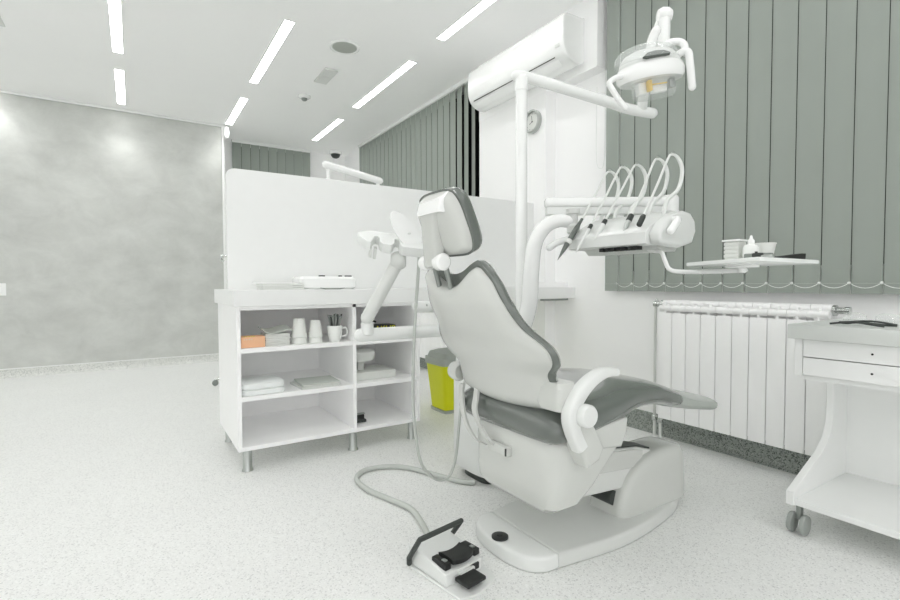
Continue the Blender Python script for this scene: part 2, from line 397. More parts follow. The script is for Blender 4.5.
# ---------------------------------------------------------------- vertical blinds
def blind(name, ax, pos, starts, pitch, zb, label, ang=14, open_from=None, chain=True):
    n = len(starts); a0 = min(starts); a1 = max(starts)
    cx = (a0+a1)/2
    t = thing(name, (pos, cx, zb) if ax == 'y' else (cx, pos, zb), label, 'vertical blind')
    hr = B()
    if ax == 'y': box(hr, pos-.02, pos+.02, a0-.06, a1+.06, ZC-.035, ZC, .003)
    else: box(hr, a0-.06, a1+.06, pos-.02, pos+.02, ZC-.035, ZC, .003)
    obj('headrail', hr, PAINT, t)
    for i, a in enumerate(starts):
        bm = B(); W = .0535
        th = radians(ang if open_from is None else open_from(a))
        rot = Matrix.Rotation(th, 4, 'Z')
        mt = Matrix.Translation((pos, a, 0)) @ rot if ax == 'y' else Matrix.Translation((a, pos, 0)) @ rot @ Matrix.Rotation(pi/2, 4, 'Z')
        R = []
        for k in range(7):
            s = -1+k/3; R.append((.004*(1-s*s), s*W))
        for z0, z1, e in ((zb, zb+.045, .0016), (zb+.0455, ZC-.035, .0008)):
            P = [(x+e, y) for x, y in R] + [(x-e, y) for x, y in R[::-1]]
            prism(bm, P, z0, z1, 'z', m=mt)
        obj('slat', bm, BLIND, t)
    if chain:
        bm = B()
        for sgn in (-1,):
            off = pos + sgn*.006
            for i in range(n-1):
                s, e = starts[i]-pitch/2, starts[i+1]-pitch/2
                P = [Vector((off-.010, s + (e-s)*q/8, zb+.047 - .022*(1-(2*q/8-1)**2))) for q in range(9)]
                if ax == 'y': tube(bm, P, .0016, 5)
            for s in starts:
                if ax == 'y': lathe(bm, [(.0, -.006), (.006, -.003), (.006, .003), (0, .006)], (off-.012, s-pitch/2, zb+.047), (1, 0, 0), 8)
        obj('bead_chain', bm, BLINDC, t)
    return t
ys = [2.073-.1084*i for i in range(30)]
blind('vertical_blind', 'y', 2.575, ys, .1095, .853, 'large grey-green vertical blind over the near window above the radiator', -3)
ys2 = [3.55+.055+.112*i for i in range(24)]
blind('vertical_blind', 'y', 2.585, ys2, .112, .853, 'grey vertical blind with partly open slats over the far right window',
      open_from=lambda a: -.5 if a > 4.0 else -.5 - (4.0-a)/.35*17, chain=True)
blind('vertical_blind', 'x', YB-.06, [1.1+.05+.112*i for i in range(9)], .112, .88, 'small dark grey vertical blind over the back window beside the plaster wall', -9, chain=False)
cp = obj('blind_pull_cord', tube(B(), [(2.60, 2.155, 2.35), (2.60, 2.157, 1.75), (2.6, 2.19, 1.66), (2.6, 2.225, 1.75), (2.6, 2.222, 2.2)], .0018, 6, 5), WHOSE)
tag(cp, 'thin white looped pull cord hanging beside the near window blind', 'cord')
ck = B(); box(ck, 2.6, XR, 2.14, 2.17, 2.02, 2.04)

# ---------------------------------------------------------------- air conditioner
ac = thing('air_conditioner', (2.38, 2.74, 2.26), 'long white wall-mounted air conditioner above the clock', 'air conditioner')
prof = [(2.4395, 2.27), (2.4395, 2.54), (2.42, 2.555), (2.29, 2.553), (2.256, 2.54), (2.243, 2.51), (2.24, 2.42), (2.245, 2.35), (2.262, 2.30), (2.30, 2.262), (2.36, 2.243), (2.41, 2.247)]
prof = [(x+.087, 2.335+(z-2.243)*.98) for x, z in prof]
P2 = [(p.x, p.y) for p in spline([Vector((a, b, 0)) for a, b in prof+[prof[0]]], 3)[:-1]]
obj('housing', prism(B(), P2, 2.265, 3.33, 'y', .012, 3), PAINT, ac)
bm = B()
box(bm, -.0015, .0015, 2.36, 3.27, -.003, .003, m=Matrix.Translation((2.3505, 0, 2.383)) @ Matrix.Rotation(radians(-25), 4, 'Y'))
obj('outlet_slot', bm, BLACK, ac)
bm = B(); mt = Matrix.Translation((2.386, 0, 2.353)) @ Matrix.Rotation(radians(-45), 4, 'Y')
box(bm, -.003, .003, 2.34, 3.27, -.028, .028, .002, m=mt)
obj('louvre_flap', bm, PAINT, ac)
obj('display', box(B(), 2.328, 2.34, 2.30, 2.34, 2.43, 2.45, .001), PLASG, ac)
cl = thing('wall_clock', (2.49, 2.705, 2.12), 'round white clock on the pillar, half behind the lamp post', 'clock')
obj('rim', lathe(B(), [(.085, 0), (.085, .03), (.075, .036), (.07, .03), (.07, .012), (0, .012)], (2.53, 2.755, 2.105), (-1, 0, 0), 40), mat('clock_rim_grey', (178, 182, 178), .35), cl)
obj('clock_face', lathe(B(), [(.069, .012), (.069, .014), (0, .0145)], (2.53, 2.755, 2.105), (-1, 0, 0), 40), PAPER, cl)
bm = B()
for a, l in ((100, .045), (205, .032)):
    a = radians(a); tube(bm, [(2.513, 2.755, 2.105), (2.513, 2.755-cos(a)*l, 2.105+sin(a)*l)], .0016, 5)
for k in range(12):
    a = k*pi/6; tube(bm, [(2.515, 2.755-cos(a)*.056, 2.105+sin(a)*.056), (2.515, 2.755-cos(a)*.063, 2.105+sin(a)*.063)], .0012, 5)
lathe(bm, [(.005, 0), (.005, .006)], (2.516, 2.755, 2.105), (-1, 0, 0), 10)
obj('hands', bm, BLACK, cl)

# ---------------------------------------------------------------- radiators
def radiator(y0, n, label, p=.0808):
    t = thing('radiator', (2.545, y0-n*p/2, .12), label, 'radiator')
    for i in range(n):
        y = y0-p*(i+.5); bm = B()
        box(bm, 2.497, 2.507, y-.0388, y+.0388, .135, .735, .004)                 # front plate
        box(bm, 2.505, 2.585, y-.006, y+.006, .14, .775, .002)                    # web
        tube(bm, [(2.512, y-.0392, .762), (2.512, y+.0392, .762)], .017, 12)
        tube(bm, [(2.548, y-.0392, .786), (2.548, y+.0392, .786)], .02, 12)
        tube(bm, [(2.548, y-.0395, .165), (2.548, y+.0395, .165)], .018, 12)
        box(bm, 2.5, 2.585, y-.004, y+.004, .735, .79, .001)
        box(bm, 2.578, 2.588, y-.034, y+.034, .15, .77, .003)
        obj('section', bm, RAD, t)
    for s in (1, -1):
        ye = y0 if s == 1 else y0-n*p
        bm = B(); lathe(bm, [(.024, 0), (.024, .012), (.014, .016), (.014, .04), (.018, .042), (.018, .06), (.01, .062)], (2.548, ye, .78), (0, s, 0), 16)
        obj('valve', bm, CHROME, t)
    bm = B(); pass
    for ya in (y0-.2, y0-n*p+.17): bm = B(); box(bm, 2.585, XR-.0005, ya, ya+.03, .6, .64); obj('bracket', bm, PAINT, t)
    bm = B(); yp = y0+.05
    tube(bm, [(2.548, yp-.012, .775), (2.548, yp+.004, .765), (2.548, yp+.004, .2), (2.548, yp+.004, .004)], .008, 10, 3)
    tube(bm, [(2.548, y0-.0, .165), (2.54, yp-.04, .16), (2.53, yp-.045, .12), (2.53, yp-.045, .004)], .008, 10, 3)
    obj('pipe', bm, PLASG, t)
    for yy, xx in ((yp+.004, 2.548), (yp-.045, 2.53)):
        bm = B(); lathe(bm, [(.013, .10), (.016, .105), (.016, .125), (.012, .13)], (xx, yy, 0), n=12); obj('pipe_fitting', bm, CHROME, t)
        bm = B(); lathe(bm, [(.02, 0), (.02, .006), (.01, .01)], (xx, yy, 0), n=12); obj('pipe_rosette', bm, PAINT, t)
    return t
radiator(1.683, 10, 'white ribbed column radiator under the near window blind')
radiator(4.95, 14, 'far white radiator seen behind the yellow bin under worktop')

# ---------------------------------------------------------------- long worktop, screen, open shelving
wt = obj('worktop', box(B(), .385, 2.628, 2.43, 3.08, .797, .876, .002), LAM2)
# worktop goes around the pilaster: trimmed short of it
bpy.data.objects.remove(wt)
poly = [(.385, 2.43), (2.628, 2.43), (2.628, 2.628), (2.528, 2.628), (2.528, 3.08), (.385, 3.08)]
wt = obj('worktop', prism(B(), poly, .797, .874, 'z', .002, 1), LAM2)
tag(wt, 'long thick pale worktop running from the open shelving to the wall', 'worktop')
pg = thing('privacy_screen', (1.45, 2.76, .8745), 'tall white dividing screen with rounded corner standing on the long worktop', 'screen')
r = .045; X0, X1, Z0, Z1 = .408, 2.527, .8745, 1.503
out = [(X0, Z0), (X1, Z0), (X1, Z1)] + [(X0+r-r*sin(a), Z1-r+r*cos(a)) for a in [pi/2*i/8 for i in range(9)]]
obj('panel', prism(B(), out, 2.75, 2.772, 'y', .002, 1), GLOSS, pg)
obj('hook', tube(B(), [(.409, 2.76, 1.05), (.385, 2.76, 1.05), (.378, 2.76, 1.035), (.385, 2.76, 1.02), (.392, 2.76, 1.028)], .006, 8, 4), CHROME, pg)
up_ = obj('worktop_upstand', box(B(), 2.33, 2.626, 2.50, 2.535, .8745, .912, .002), LAM)
tag(up_, 'low white upstand strip on the wall end of the worktop', 'upstand')
bk = obj('worktop_bracket', box(B(), 2.36, 2.60, 2.47, 2.50, .782, .797), GREYM); tag(bk, 'grey metal bracket under the wall end of worktop', 'bracket')

cb = thing('open_shelf_unit', (.89, 2.75, 0), 'white open shelving unit on short round feet under the worktop', 'shelf unit')
Y0, Y1 = 2.465, 3.06
for x0, x1 in ((.40, .418), (.975, .995), (1.366, 1.384)):
    obj('side_panel', box(B(), x0, x1, Y0, Y1, .125, .796, .001, 1), LAM, cb)
obj('bottom_panel', box(B(), .40, 1.384, Y0-.001, Y1, .105, .125, .001, 1), LAM, cb)
obj('top_panel', box(B(), .418, 1.366, Y0, Y1, .778, .796, .001, 1), LAM, cb)
for z in (.3535, .585):
    obj('shelf', box(B(), .418, .975, Y0, Y1-.012, z-.011, z+.011, .001, 1), LAM, cb)
    obj('shelf', box(B(), .995, 1.366, Y0, Y1-.012, z-.011, z+.011, .001, 1), LAM, cb)
obj('back_panel', box(B(), .418, 1.366, Y1-.011, Y1, .125, .778), LAM, cb)
for x in (.445, .985, 1.345):
    for y in (2.50, 3.03):
        bm = B(); lathe(bm, [(.024, .004), (.026, 0), (.026, .006), (.0215, .012), (.0215, .105)], (x, y, 0), n=20)
        obj('foot', bm, STEEL, cb)
SH1, SH2, SH0 = .5965, .365, .1255

# things on the shelves --------------------------------------------------
ob = thing('cardboard_box', (.485, 2.53, SH1), 'small orange cardboard box at left of the top shelf', 'box')
obj('carton', box(B(), .422, .532, 2.485, 2.57, SH1, SH1+.052, .002), ORANGE, ob)
bm = B()
for k in range(5): box(bm, .435+k*.011, .441+k*.011, 2.488, 2.492, SH1+.0505, SH1+.0545)
obj('yellow_mark', bm, YTXT, ob)
bm = B()
for k in range(4): box(bm, .435+k*.011, .439+k*.011, 2.4835, 2.486, SH1+.038, SH1+.042)
obj('white_print', bm, PAPER, ob)
ps = thing('wipes_pack', (.61, 2.56, SH1), 'stack of pale grey paper wipes in an open pack on the top shelf', 'paper pack')
bm = B()
for k in range(7): box(bm, .538+random.uniform(-.002, .002), .655+random.uniform(-.003, .003), 2.50+random.uniform(-.002, .002), 2.62, SH1+k*.0085, SH1+k*.0085+.0078, .0015)
obj('sheets', bm, PAPER, ps)
bm = B(); slab(bm, lambda s, t: Vector((.597+s*.068, 2.498+t*.13, SH1+.062+.014*t+.006*sin(3*s)+.01*s*s)), lambda s, t: Vector((.597+s*.068, 2.498+t*.13, SH1+.066+.016*t+.006*sin(3*s)+.01*s*s)), 12, 8)
obj('wrapper', bm, GPAPER, ps)
def cupstack(x, y, n, lab, s=1):
    t = thing('paper_cup', (x, y, SH1), lab, 'cup')
    bm = B()
    lathe(bm, [(.0335*s, 0), (.0355*s, .002), (.0355*s, .006), (.034*s, .01), (.024*s, .085*s), (.0, .085*s)], (x, y, SH1), n=28); obj('cup', bm, CUP, t)
    for k in range(1, n):
        z = SH1+k*.03*s+.02*s*0
        bm = B(); lathe(bm, [(.0345*s, 0), (.0365*s, .002), (.0365*s, .006), (.0345*s, .01), (.0245*s, .087*s), (.0, .087*s)], (x, y, z), n=28); obj('cup', bm, CUP, t)
cupstack(.708, 2.525, 2, 'taller stack of upturned white paper cups on the top shelf', 1.1)
cupstack(.792, 2.52, 2, 'shorter stack of upturned white paper cups next to the mug', 1.0)
mg = thing('mug', (.90, 2.52, SH1), 'white mug holding a bunch of dark instruments on the top shelf', 'mug')
bm = B(); lathe(bm, [(0, .001), (.026, 0), (.028, .003), (.037, .03), (.041, .085), (.038, .085), (.034, .03), (.025, .008), (0, .007)], (.895, 2.52, SH1), n=32, cap=False); obj('body', bm, CERAM, mg)
obj('handle', tube(B(), [(.931, 2.52, SH1+.068), (.955, 2.52, SH1+.07), (.965, 2.52, SH1+.05), (.957, 2.52, SH1+.028), (.927, 2.52, SH1+.024)], .0045, 8, 5), CERAM, mg)
for k in range(18):
    a = 2*pi*k/18*2.4; q = .35+.65*(k/17)
    b0 = Vector((.895+cos(a)*.012*q, 2.52+sin(a)*.012*q, SH1+.012)); b1 = Vector((.895+cos(a)*.042*q, 2.52+sin(a)*.042*q, SH1+.142+random.uniform(-.01, .008)))
    o = obj('dental_instrument', tube(B(), [b0, b1], [.003, .0042], 6), GREYM if k % 3 else DARK)
    tag(o, 'thin steel instrument standing in the white mug', 'instrument', 'instruments in the white mug')
tw = thing('folded_towel', (.52, 2.56, SH2), 'folded white towel on the middle shelf at left', 'towel')
bm = B()
for k, (z0, z1) in enumerate(((.001, .028), (.029, .060))):
    loftz(bm, [(.424, .622-.004*k, 2.475, 2.66, SH2+z0), (.420, .63-.004*k, 2.470, 2.665, SH2+z0+.005), (.420, .632-.004*k, 2.470, 2.665, SH2+(z0+z1)/2), (.420, .628-.004*k, 2.470, 2.665, SH2+z1-.005), (.428, .62-.004*k, 2.478, 2.655, SH2+z1)], 5, 44)
obj('cloth', bm, TOWEL, tw)
mgz = [(.80, 2.54, 12, 'lower magazine of the two on middle shelf', 0), (.815, 2.55, 7, 'upper magazine lying on another on middle shelf', .011)]
for x, y, rz, lab, dz in mgz:
    t = thing('magazine', (x, y, SH2+dz), lab, 'magazine')
    mt = Matrix.Translation((x, y, SH2+dz)) @ Matrix.Rotation(radians(rz-10), 4, 'Z')
    obj('pages', box(B(), -.095, .097, -.062, .125, .0008, .0095, m=mt), PAPER, t)
    bm = B(); box(bm, -.1, .1, -.065, .13, .0095, .0108, m=mt); box(bm, -.1, .1, -.065, .13, 0, .0008, m=mt); box(bm, -.1, -.095, -.065, .13, .0008, .0095, m=mt)
    obj('cover', bm, GPAPER if dz else PLASG, t)
# right bay
dk = thing('equipment_case', (1.19, 2.62, SH1), 'black box with yellow lettering behind the grey arm on shelf', 'black box')
obj('case', box(B(), 1.09, 1.27, 2.54, 2.64, SH1, SH1+.072, .006), BLACK, dk)
obj('antenna_clip', tube(B(), [(1.11, 2.58, SH1+.07), (1.14, 2.58, SH1+.092), (1.16, 2.58, SH1+.088)], .005, 8, 3), BLACK, dk)
text('AKUP', .05, YTXT, Matrix.Translation((1.20, 2.5385, SH1+.048)) @ Matrix.Rotation(pi/2, 4, 'X'), dk)
cj = obj('cotton_ball', lathe(B(), [(0, 0), (.013, .003), (.02, .015), (.02, .024), (.012, .036), (0, .04)], (1.30, 2.60, SH1), n=20), TOWEL); tag(cj, 'small white round ball on upper shelf right of the black box', 'cotton ball')
wb = thing('white_carton', (1.13, 2.62, SH2), 'flat white carton on the middle shelf of the right bay', 'box')
obj('body', box(B(), 1.0, 1.26, 2.53, 2.72, SH2, SH2+.035, .003), PAPER, wb); obj('lid', box(B(), .998, 1.262, 2.528, 2.722, SH2+.035, SH2+.043, .002), PAPER, wb)
lb = thing('dispenser_stand', (1.08, 2.63, SH2+.043), 'pale stand with wide rounded head on flat carton in the shelf unit', 'stand')
obj('stem', box(B(), 1.06, 1.10, 2.61, 2.65, SH2+.0435, SH2+.10, .004), PLASG, lb)
obj('head', loftz(B(), [(1.01, 1.15, 2.57, 2.69, SH2+.10), (1.0, 1.165, 2.56, 2.70, SH2+.125), (1.0, 1.165, 2.56, 2.70, SH2+.15), (1.02, 1.145, 2.58, 2.68, SH2+.165)], 3), PLASG, lb)
st = thing('stapler', (1.03, 2.58, SH0), 'black and grey stapler on the bottom shelf of the right bay', 'stapler')
obj('base', box(B(), 1.0, 1.085, 2.55, 2.585, SH0, SH0+.016, .003), DARK, st)
obj('arm', box(B(), 1.0, 1.075, 2.553, 2.582, SH0+.016, SH0+.045, .006), BLACK, st)
obj('spring_plate', box(B(), 1.0, 1.08, 2.556, 2.579, SH0+.044, SH0+.05, .001), STEEL, st)
tr_ = obj('tape_ring', rings(B(), [[Vector((1.02, 2.78, SH0+.03)) + Vector((cos(a)*q[0], q[1], sin(a)*q[0]+0)) for q in ((.03, -.01), (.03, .01), (.022, .01), (.022, -.01))] for a in [2*pi*i/28 for i in range(28)]], closed=True), BLACK)
tag(tr_, 'black ring of tape standing at back of the bottom shelf', 'tape')
# on the worktop
ph = thing('paper_stack', (.52, 2.62, .8745), 'low stack of white papers on left end of the worktop', 'paper stack')
bm = B()
for k in range(3): box(bm, .53+random.uniform(-.004, .004), .73, 2.50, 2.66, .8745+k*.0105, .8745+k*.0105+.009, .001)
obj('sheets', bm, PAPER, ph); obj('folder', box(B(), .51, .71, 2.53, 2.67, .9065, .911), LAM, ph)
dv = thing('desktop_device', (.86, 2.62, .8745), 'flat white device with dark buttons on the worktop', 'device')
obj('case', loftz(B(), [(.74, 1.02, 2.54, 2.73, .8745), (.725, 1.035, 2.53, 2.74, .885), (.725, 1.035, 2.53, 2.74, .91), (.725, 1.035, 2.53, 2.74, .93), (.735, 1.025, 2.54, 2.73, .942)], 7), PAINT, dv)
for x0, x1 in ((.83, .86), (.94, .955), (.975, 1.01)):
    obj('button', box(B(), x0, x1, 2.56, 2.58, .942, .949, .002), BLACK, dv)
pn = thing('shallow_dish', (.93, 2.475, .8745), 'shallow white dish in front of the flat device', 'dish')
obj('dish', lathe(B(), [(0, .002), (.04, 0), (.065, .008), (.063, .01), (.04, .004), (0, .004)], (.88, 2.5, .8745), n=30, cap=False), CERAM, pn)

# ---------------------------------------------------------------- second unit seen over the screen
su = thing('overhead_rail', (1.1, 3.15, 0), 'white tubular rail on two short posts showing above the screen', 'rail')
def SP(x, z): return Vector((x, 3.15, z))
obj('rail', tube(B(), [SP(1.07, 1.684), SP(1.455, 1.62)], .024, 18, round_ends=True), PAINT, su)
for x, z in ((1.085, 1.655), (1.44, 1.60)):
    obj('post', tube(B(), [SP(x, z), SP(x, z-.08), SP(x, z-.12), SP(x, 0)], [.014, .014, .022, .022], 14) if False else lathe(B(), [(.022, 0), (.022, z-.12), (.026, z-.11), (.026, z-.07), (.014, z-.06), (.014, z)], (x, 3.15, 0), n=16), PAINT, su)

# ---------------------------------------------------------------- stool foot behind the shelving
sf = thing('stool', (.86, 4.75, 0), 'chrome footed work stool mostly hidden behind the open shelving', 'stool')
for k in range(5):
    a = 2*pi*k/5+radians(176); e = Vector((.86+cos(a)*.27, 4.75+sin(a)*.27, .055))
    leg = obj('leg', tube(B(), [(.86+cos(a)*.02, 4.75+sin(a)*.02, .085), e], [.014, .009], 10, round_ends=True), CHROME, sf)
    obj('castor', lathe(B(), [(.022, -.012), (.026, -.008), (.026, .008), (.022, .012)], (e.x, e.y, .026), (-sin(a), cos(a), 0), 16), GREYM, leg)
obj('column', lathe(B(), [(.03, .07), (.03, .14), (.018, .15), (.018, .42)], (.86, 4.75, 0), n=18), CHROME, sf)
obj('seat', lathe(B(), [(.12, .42), (.17, .43), (.18, .455), (.165, .48), (0, .485)], (.86, 4.75, 0), n=32), PAD, sf)

# ---------------------------------------------------------------- yellow bin
bn = thing('waste_bin', (1.93, 3.0, 0), 'bright yellow waste bin with grey lid on floor behind the chair', 'bin')
def quad(x0, x1, y0, y1, z): return (x0, x1, y0, y1, z)
BX0, BX1, BY0, BY1 = 1.76, 2.02, 2.80, 3.06
obj('body', loftz(B(), [(BX0+.03, BX1-.03, BY0+.03, BY1-.03, .022), (BX0, BX1, BY0, BY1, .335)], 9), YELLOW, bn)
obj('base', loftz(B(), [(BX0+.025, BX1-.025, BY0+.025, BY1-.025, 0), (BX0+.022, BX1-.022, BY0+.022, BY1-.022, .021)], 9), LIDG, bn)
obj('rim', loftz(B(), [(BX0-.008, BX1+.008, BY0-.008, BY1+.008, .336), (BX0-.008, BX1+.008, BY0-.008, BY1+.008, .385)], 9), LIDG, bn)
obj('lid', loftz(B(), [(BX0-.004, BX1+.004, BY0-.004, BY1+.004, .386), (BX0+.01, BX1-.01, BY0+.01, BY1-.01, .42), (BX0+.06, BX1-.06, BY0+.06, BY1-.06, .437)], 5), LIDG, bn)
obj('stripe', rings(B(), [[Vector((BX0+.150+dx, BY0+.028, .03)), Vector((BX0+.185+dx, BY0+.028, .03)), Vector((BX0+.185+dx, BY0+.04, .03)), Vector((BX0+.150+dx, BY0+.04, .03))] if q == 0 else [Vector((BX0+.155, BY0-.002, .334)), Vector((BX0+.19, BY0-.002, .334)), Vector((BX0+.19, BY0+.02, .334)), Vector((BX0+.155, BY0+.02, .334))] for q, dx in ((0, 0), (1, 0))]), LIDG, bn)

# ================================================================ DENTAL CHAIR
CY = 1.26
ch = thing('dental_chair', (1.4, CY, 0), 'white and grey-green reclining dental chair in the middle of the floor', 'dental chair')
half = [(1.107, .175), (1.28, .20), (1.42, .206), (1.58, .19), (1.70, .16), (1.80, .12), (1.88, .07), (1.93, 0)]
nose = [(1.107, .175), (1.05, .168), (1.008, .13), (.988, .07), (.982, 0)]
def mirror(h):
    a = [(p.x, p.y) for p in spline([Vector((x, y, 0)) for x, y in h], 4)]
    return [(x, CY-y) for x, y in a] + [(x, CY+y) for x, y in a[::-1][1:]]
obj('base_plate', prism(B(), mirror([(p[0]+(.035 if p[0] > 1.6 else 0), p[1]) for p in half]), 0, .05, 'z', .012, 3), PLASG, ch)
obj('front_cover', prism(B(), mirror([(p[0]-.0015, p[1]) for p in nose]), 0, .052, 'z', .012, 3), PLAS, ch, 'lighter rounded nose plate of the base')
bm = B(); lathe(bm, [(.028, 0), (.028, .006), (.02, .009), (0, .009)], (1.012, 1.262, .052), n=28)
lathe(bm, [(.011, .008), (.011, .011), (0, .012)], (1.012, 1.262, .052), n=16); obj('foot_button', bm, BLACK, ch, 'black round foot button')
# rear tower
TH = .135
obj('rear_tower', loftz(B(), [(1.455, 1.865, CY-.15, CY+.03, .049), (1.46, 1.865, CY-.15, CY+.03, .09), (1.478, 1.863, CY-.15, CY+.03, .15), (1.505, 1.86, CY-.149, CY+.03, .19), (1.555, 1.85, CY-.147, CY+.022, .230), (1.61, 1.835, CY-.14, CY+.01, .253), (1.68, 1.79, CY-.125, CY-.02, .264)], 6, 72), SHELL, ch, ang=55)
# lifting arm and joint
bm = B(); prism(bm, [(1.12, .30), (1.16, .175), (1.60, .14), (1.74, .13), (1.74, .235), (1.58, .285), (1.30, .32), (1.2, .34)], CY-.118, CY-.03, 'y', .010, 3); obj('lifting_arm', bm, PLASG, ch)
bm = B(); prism(bm, [(1.20, .3335), (1.30, .3195), (1.58, .2845), (1.66, .262), (1.66, .268), (1.58, .290), (1.30, .326), (1.20, .34)], CY-.108, CY-.038, 'y', .001, 1); obj('arm_gasket', bm, DARK, ch)
bm = B(); prism(bm, [(1.22, .245), (1.55, .215), (1.60, .212), (1.60, .272), (1.55, .283), (1.30, .312), (1.22, .322)], CY-.1225, CY-.116, 'y', .002, 1); obj('arm_cover', bm, SHELL, ch)
bm = B(); lathe(bm, [(.026, -.10), (.026, .0)], (1.465, CY, .112), (0, 1, 0), 28); obj('pivot_joint', bm, DARK, ch)
# seat tub
obj('seat_housing', loftz(B(), [(1.045, 1.07, CY-.13, CY+.08, .203), (1.02, 1.115, CY-.21, CY+.12, .21), (1.004, 1.155, CY-.24, CY+.14, .23), (1.0, 1.21, CY-.255, CY+.15, .28), (.998, 1.275, CY-.262, CY+.155, .34), (.998, 1.335, CY-.265, CY+.165, .39), (1.0, 1.37, CY-.262, CY+.17, .425), (1.01, 1.38, CY-.25, CY+.17, .44)], 5, 64), SHELL, ch)
# fairing that carries the armrest and thigh section
bm = B(); prism(bm, [(1.06, .45), (1.15, .40), (1.28, .385), (1.305, .43), (1.31, .475), (1.20, .47), (1.10, .455)], CY-.275, CY-.24, 'y', .01, 3); obj('side_fairing', bm, SHELL, ch)
# cushions
bm = B(); sweepxz(bm, [(1.045, .470, .060, .262), (1.13, .487, .062, .275), (1.27, .500, .054, .265), (1.41, .514, .05, .24), (1.55, .506, .047, .225), (1.65, .482, .041, .215), (1.68, .472, .038, .213)], CY-.012); obj('seat_cushion', bm, PAD, ch)
bm = B(); sweepxz(bm, [(1.655, .481, .0425, .216), (1.75, .452, .037, .205), (1.86, .425, .032, .197), (1.985, .402, .031, .19)], CY); obj('foot_cover', bm, mat('translucent_foot_cover', (172, 178, 172), .3, coat=.4), ch, 'pale translucent plastic foot cover')
# two flexible link straps and slot plate behind the seat
for pth in ([(.99, 1.452, .54), (.985, 1.45, .51), (.965, 1.40, .43), (.965, 1.345, .378), (.98, 1.30, .362)], [(.99, 1.36, .54), (.98, 1.352, .515), (.955, 1.325, .47), (.96, 1.285, .41), (.978, 1.262, .372)]):
    R = []
    for p in spline(pth, 6):
        R.append([p+Vector((-.004, -.012, 0)), p+Vector((.004, -.012, 0)), p+Vector((.004, .012, 0)), p+Vector((-.004, .012, 0))])
    obj('link_strap', rings(B(), R), SHELL, ch)
obj('slot_plate', box(B(), .978, 1.0, 1.185, 1.285, .350, .382, .006), SHELL, ch)
obj('slot_mark', box(B(), .975, .981, 1.188, 1.193, .354, .378, .001), DARK, ch)

# backrest
ZP = [(.505, 1.03, .245), (.56, 1.01, .245), (.60, .995, .24), (.635, .978, .238), (.675, .956, .280), (.72, .932, .278), (.775, .890, .224), (.84, .848, .202), (.90, .832, .19), (.945, .818, .18), (.97, .814, .162)]
def prof_at(z):
    if z <= ZP[0][0]: return ZP[0][1:]
    for a, b in zip(ZP, ZP[1:]):
        if z <= b[0]:
            t = (z-a[0])/(b[0]-a[0]); t2 = t
            return (a[1]+(b[1]-a[1])*t2, a[2]+(b[2]-a[2])*t2)
    return ZP[-1][1:]
ZPs = spline([Vector(p) for p in ZP], 5)
ZP = [(p.x, p.y, p.z) for p in ZPs]
def ztop(s, e=0): return .949+e - .060*max(0, cos(s*pi*.62))**1.4 - .045*max(0, abs(s)-.80)/.2*max(0, abs(s)-.80)/.2
def zbot(s): return .512 + .012*s*s
def yo(z): return .014*max(0, min(1, (z-.84)/.09))
def bk(s, t):
    z = zbot(s) + (ztop(s)-zbot(s))*t; x, w_ = prof_at(z)
    edge = max(abs(s)**8, abs(2*t-1)**14)
    return Vector((x-.045 + .045*s*s + .03*edge, CY + s*(w_-yo(z)) + yo(z), z))
def bf(s, t):
    z = zbot(s) + (ztop(s)-zbot(s))*t; x, w_ = prof_at(z)
    return Vector((x+.018, CY + s*(w_-yo(z)-.004) + yo(z), z))
obj('backrest_shell', slab(B(), bk, bf, 40, 50), SHELL, ch, ang=60)
def cf(s, t, grow, dx, puff):
    zt = ztop(s, .02) + .022*max(0, cos(s*pi*.62))**1.4; z = zbot(s)+.035 + (zt-zbot(s)-.035)*t; x, w_ = prof_at(min(z, .955))
    k = (1-abs(s)**5)*(1-abs(2*t-1)**10)
    return Vector((x + dx + puff*k**.5, CY + s*(w_-yo(z)+grow) + yo(z), z))
bm = B(); slab(bm, lambda s, t: cf(s, t, .004, .019, 0), lambda s, t: cf(s, t, .012, .034, .038), 40, 50); obj('back_cushion', bm, PAD, ch, ang=60)
# recline cover bulge at far side of the back's foot
bm = B(); lathe(bm, [(0, -.02), (.03, -.018), (.038, 0), (.034, .03), (0, .035)], (1.03, 1.53, .57), (0, 1, 0), 24); obj('recline_pivot', bm, SHELL, ch)
bm = B(); lathe(bm, [(0, 0), (.004, .0), (.004, .003), (0, .003)], (.815, 1.40, .83), (-1, 0, 0), 12); obj('screw', bm, STEEL, ch)
# headrest
def hp(s, t, off, hw, ins=0):      # t along pad 0 bottom .. 1 top, off along normal
    e = 1 - .28*abs(2*t-1)**5
    L = .205-ins; q = (t-.5)*L
    rr = (hw-.008)*(1-.18*abs(2*t-1)**4)
    ax = Vector((-.40, 0, .917)); nn = Vector((.917, 0, .40))
    zz = q*(1-.12*abs(s)**4)
    return Vector((.788, CY-.018, 1.078)) + ax*zz + nn*(off) + Vector((0, s*rr, 0))
bm = B(); slab(bm, lambda s, t: hp(s, t, .0, .124), lambda s, t: hp(s, t, .018+.03*((1-abs(s)**6)*(1-abs(2*t-1)**6))**.5, .126), 26, 26)
obj('headrest_pad', bm, PAD, ch, ang=60)
bm = B(); slab(bm, lambda s, t: hp(s, t, -.012-.03*((1-abs(s)**4)*(1-abs(2*t-1)**4))**.6, .111, .02), lambda s, t: hp(s, t, -.0005, .116, .012), 26, 26)
hs = obj('headrest_shell', bm, SHELL, ch, ang=60)
HY = 1.285
bm = B(); rings(bm, [sell(a-b, a+b, y_-c, y_+c, z, 5, 36) for a, b, c, y_, z in ((.770, .016, .029, 1.278, .952), (.765, .02, .034, 1.274, .98), (.756, .022, .038, 1.262, 1.05), (.748, .024, .042, 1.250, 1.09), (.746, .025, .043, 1.248, 1.105))]); obj('headrest_arm', bm, SHELL, ch)
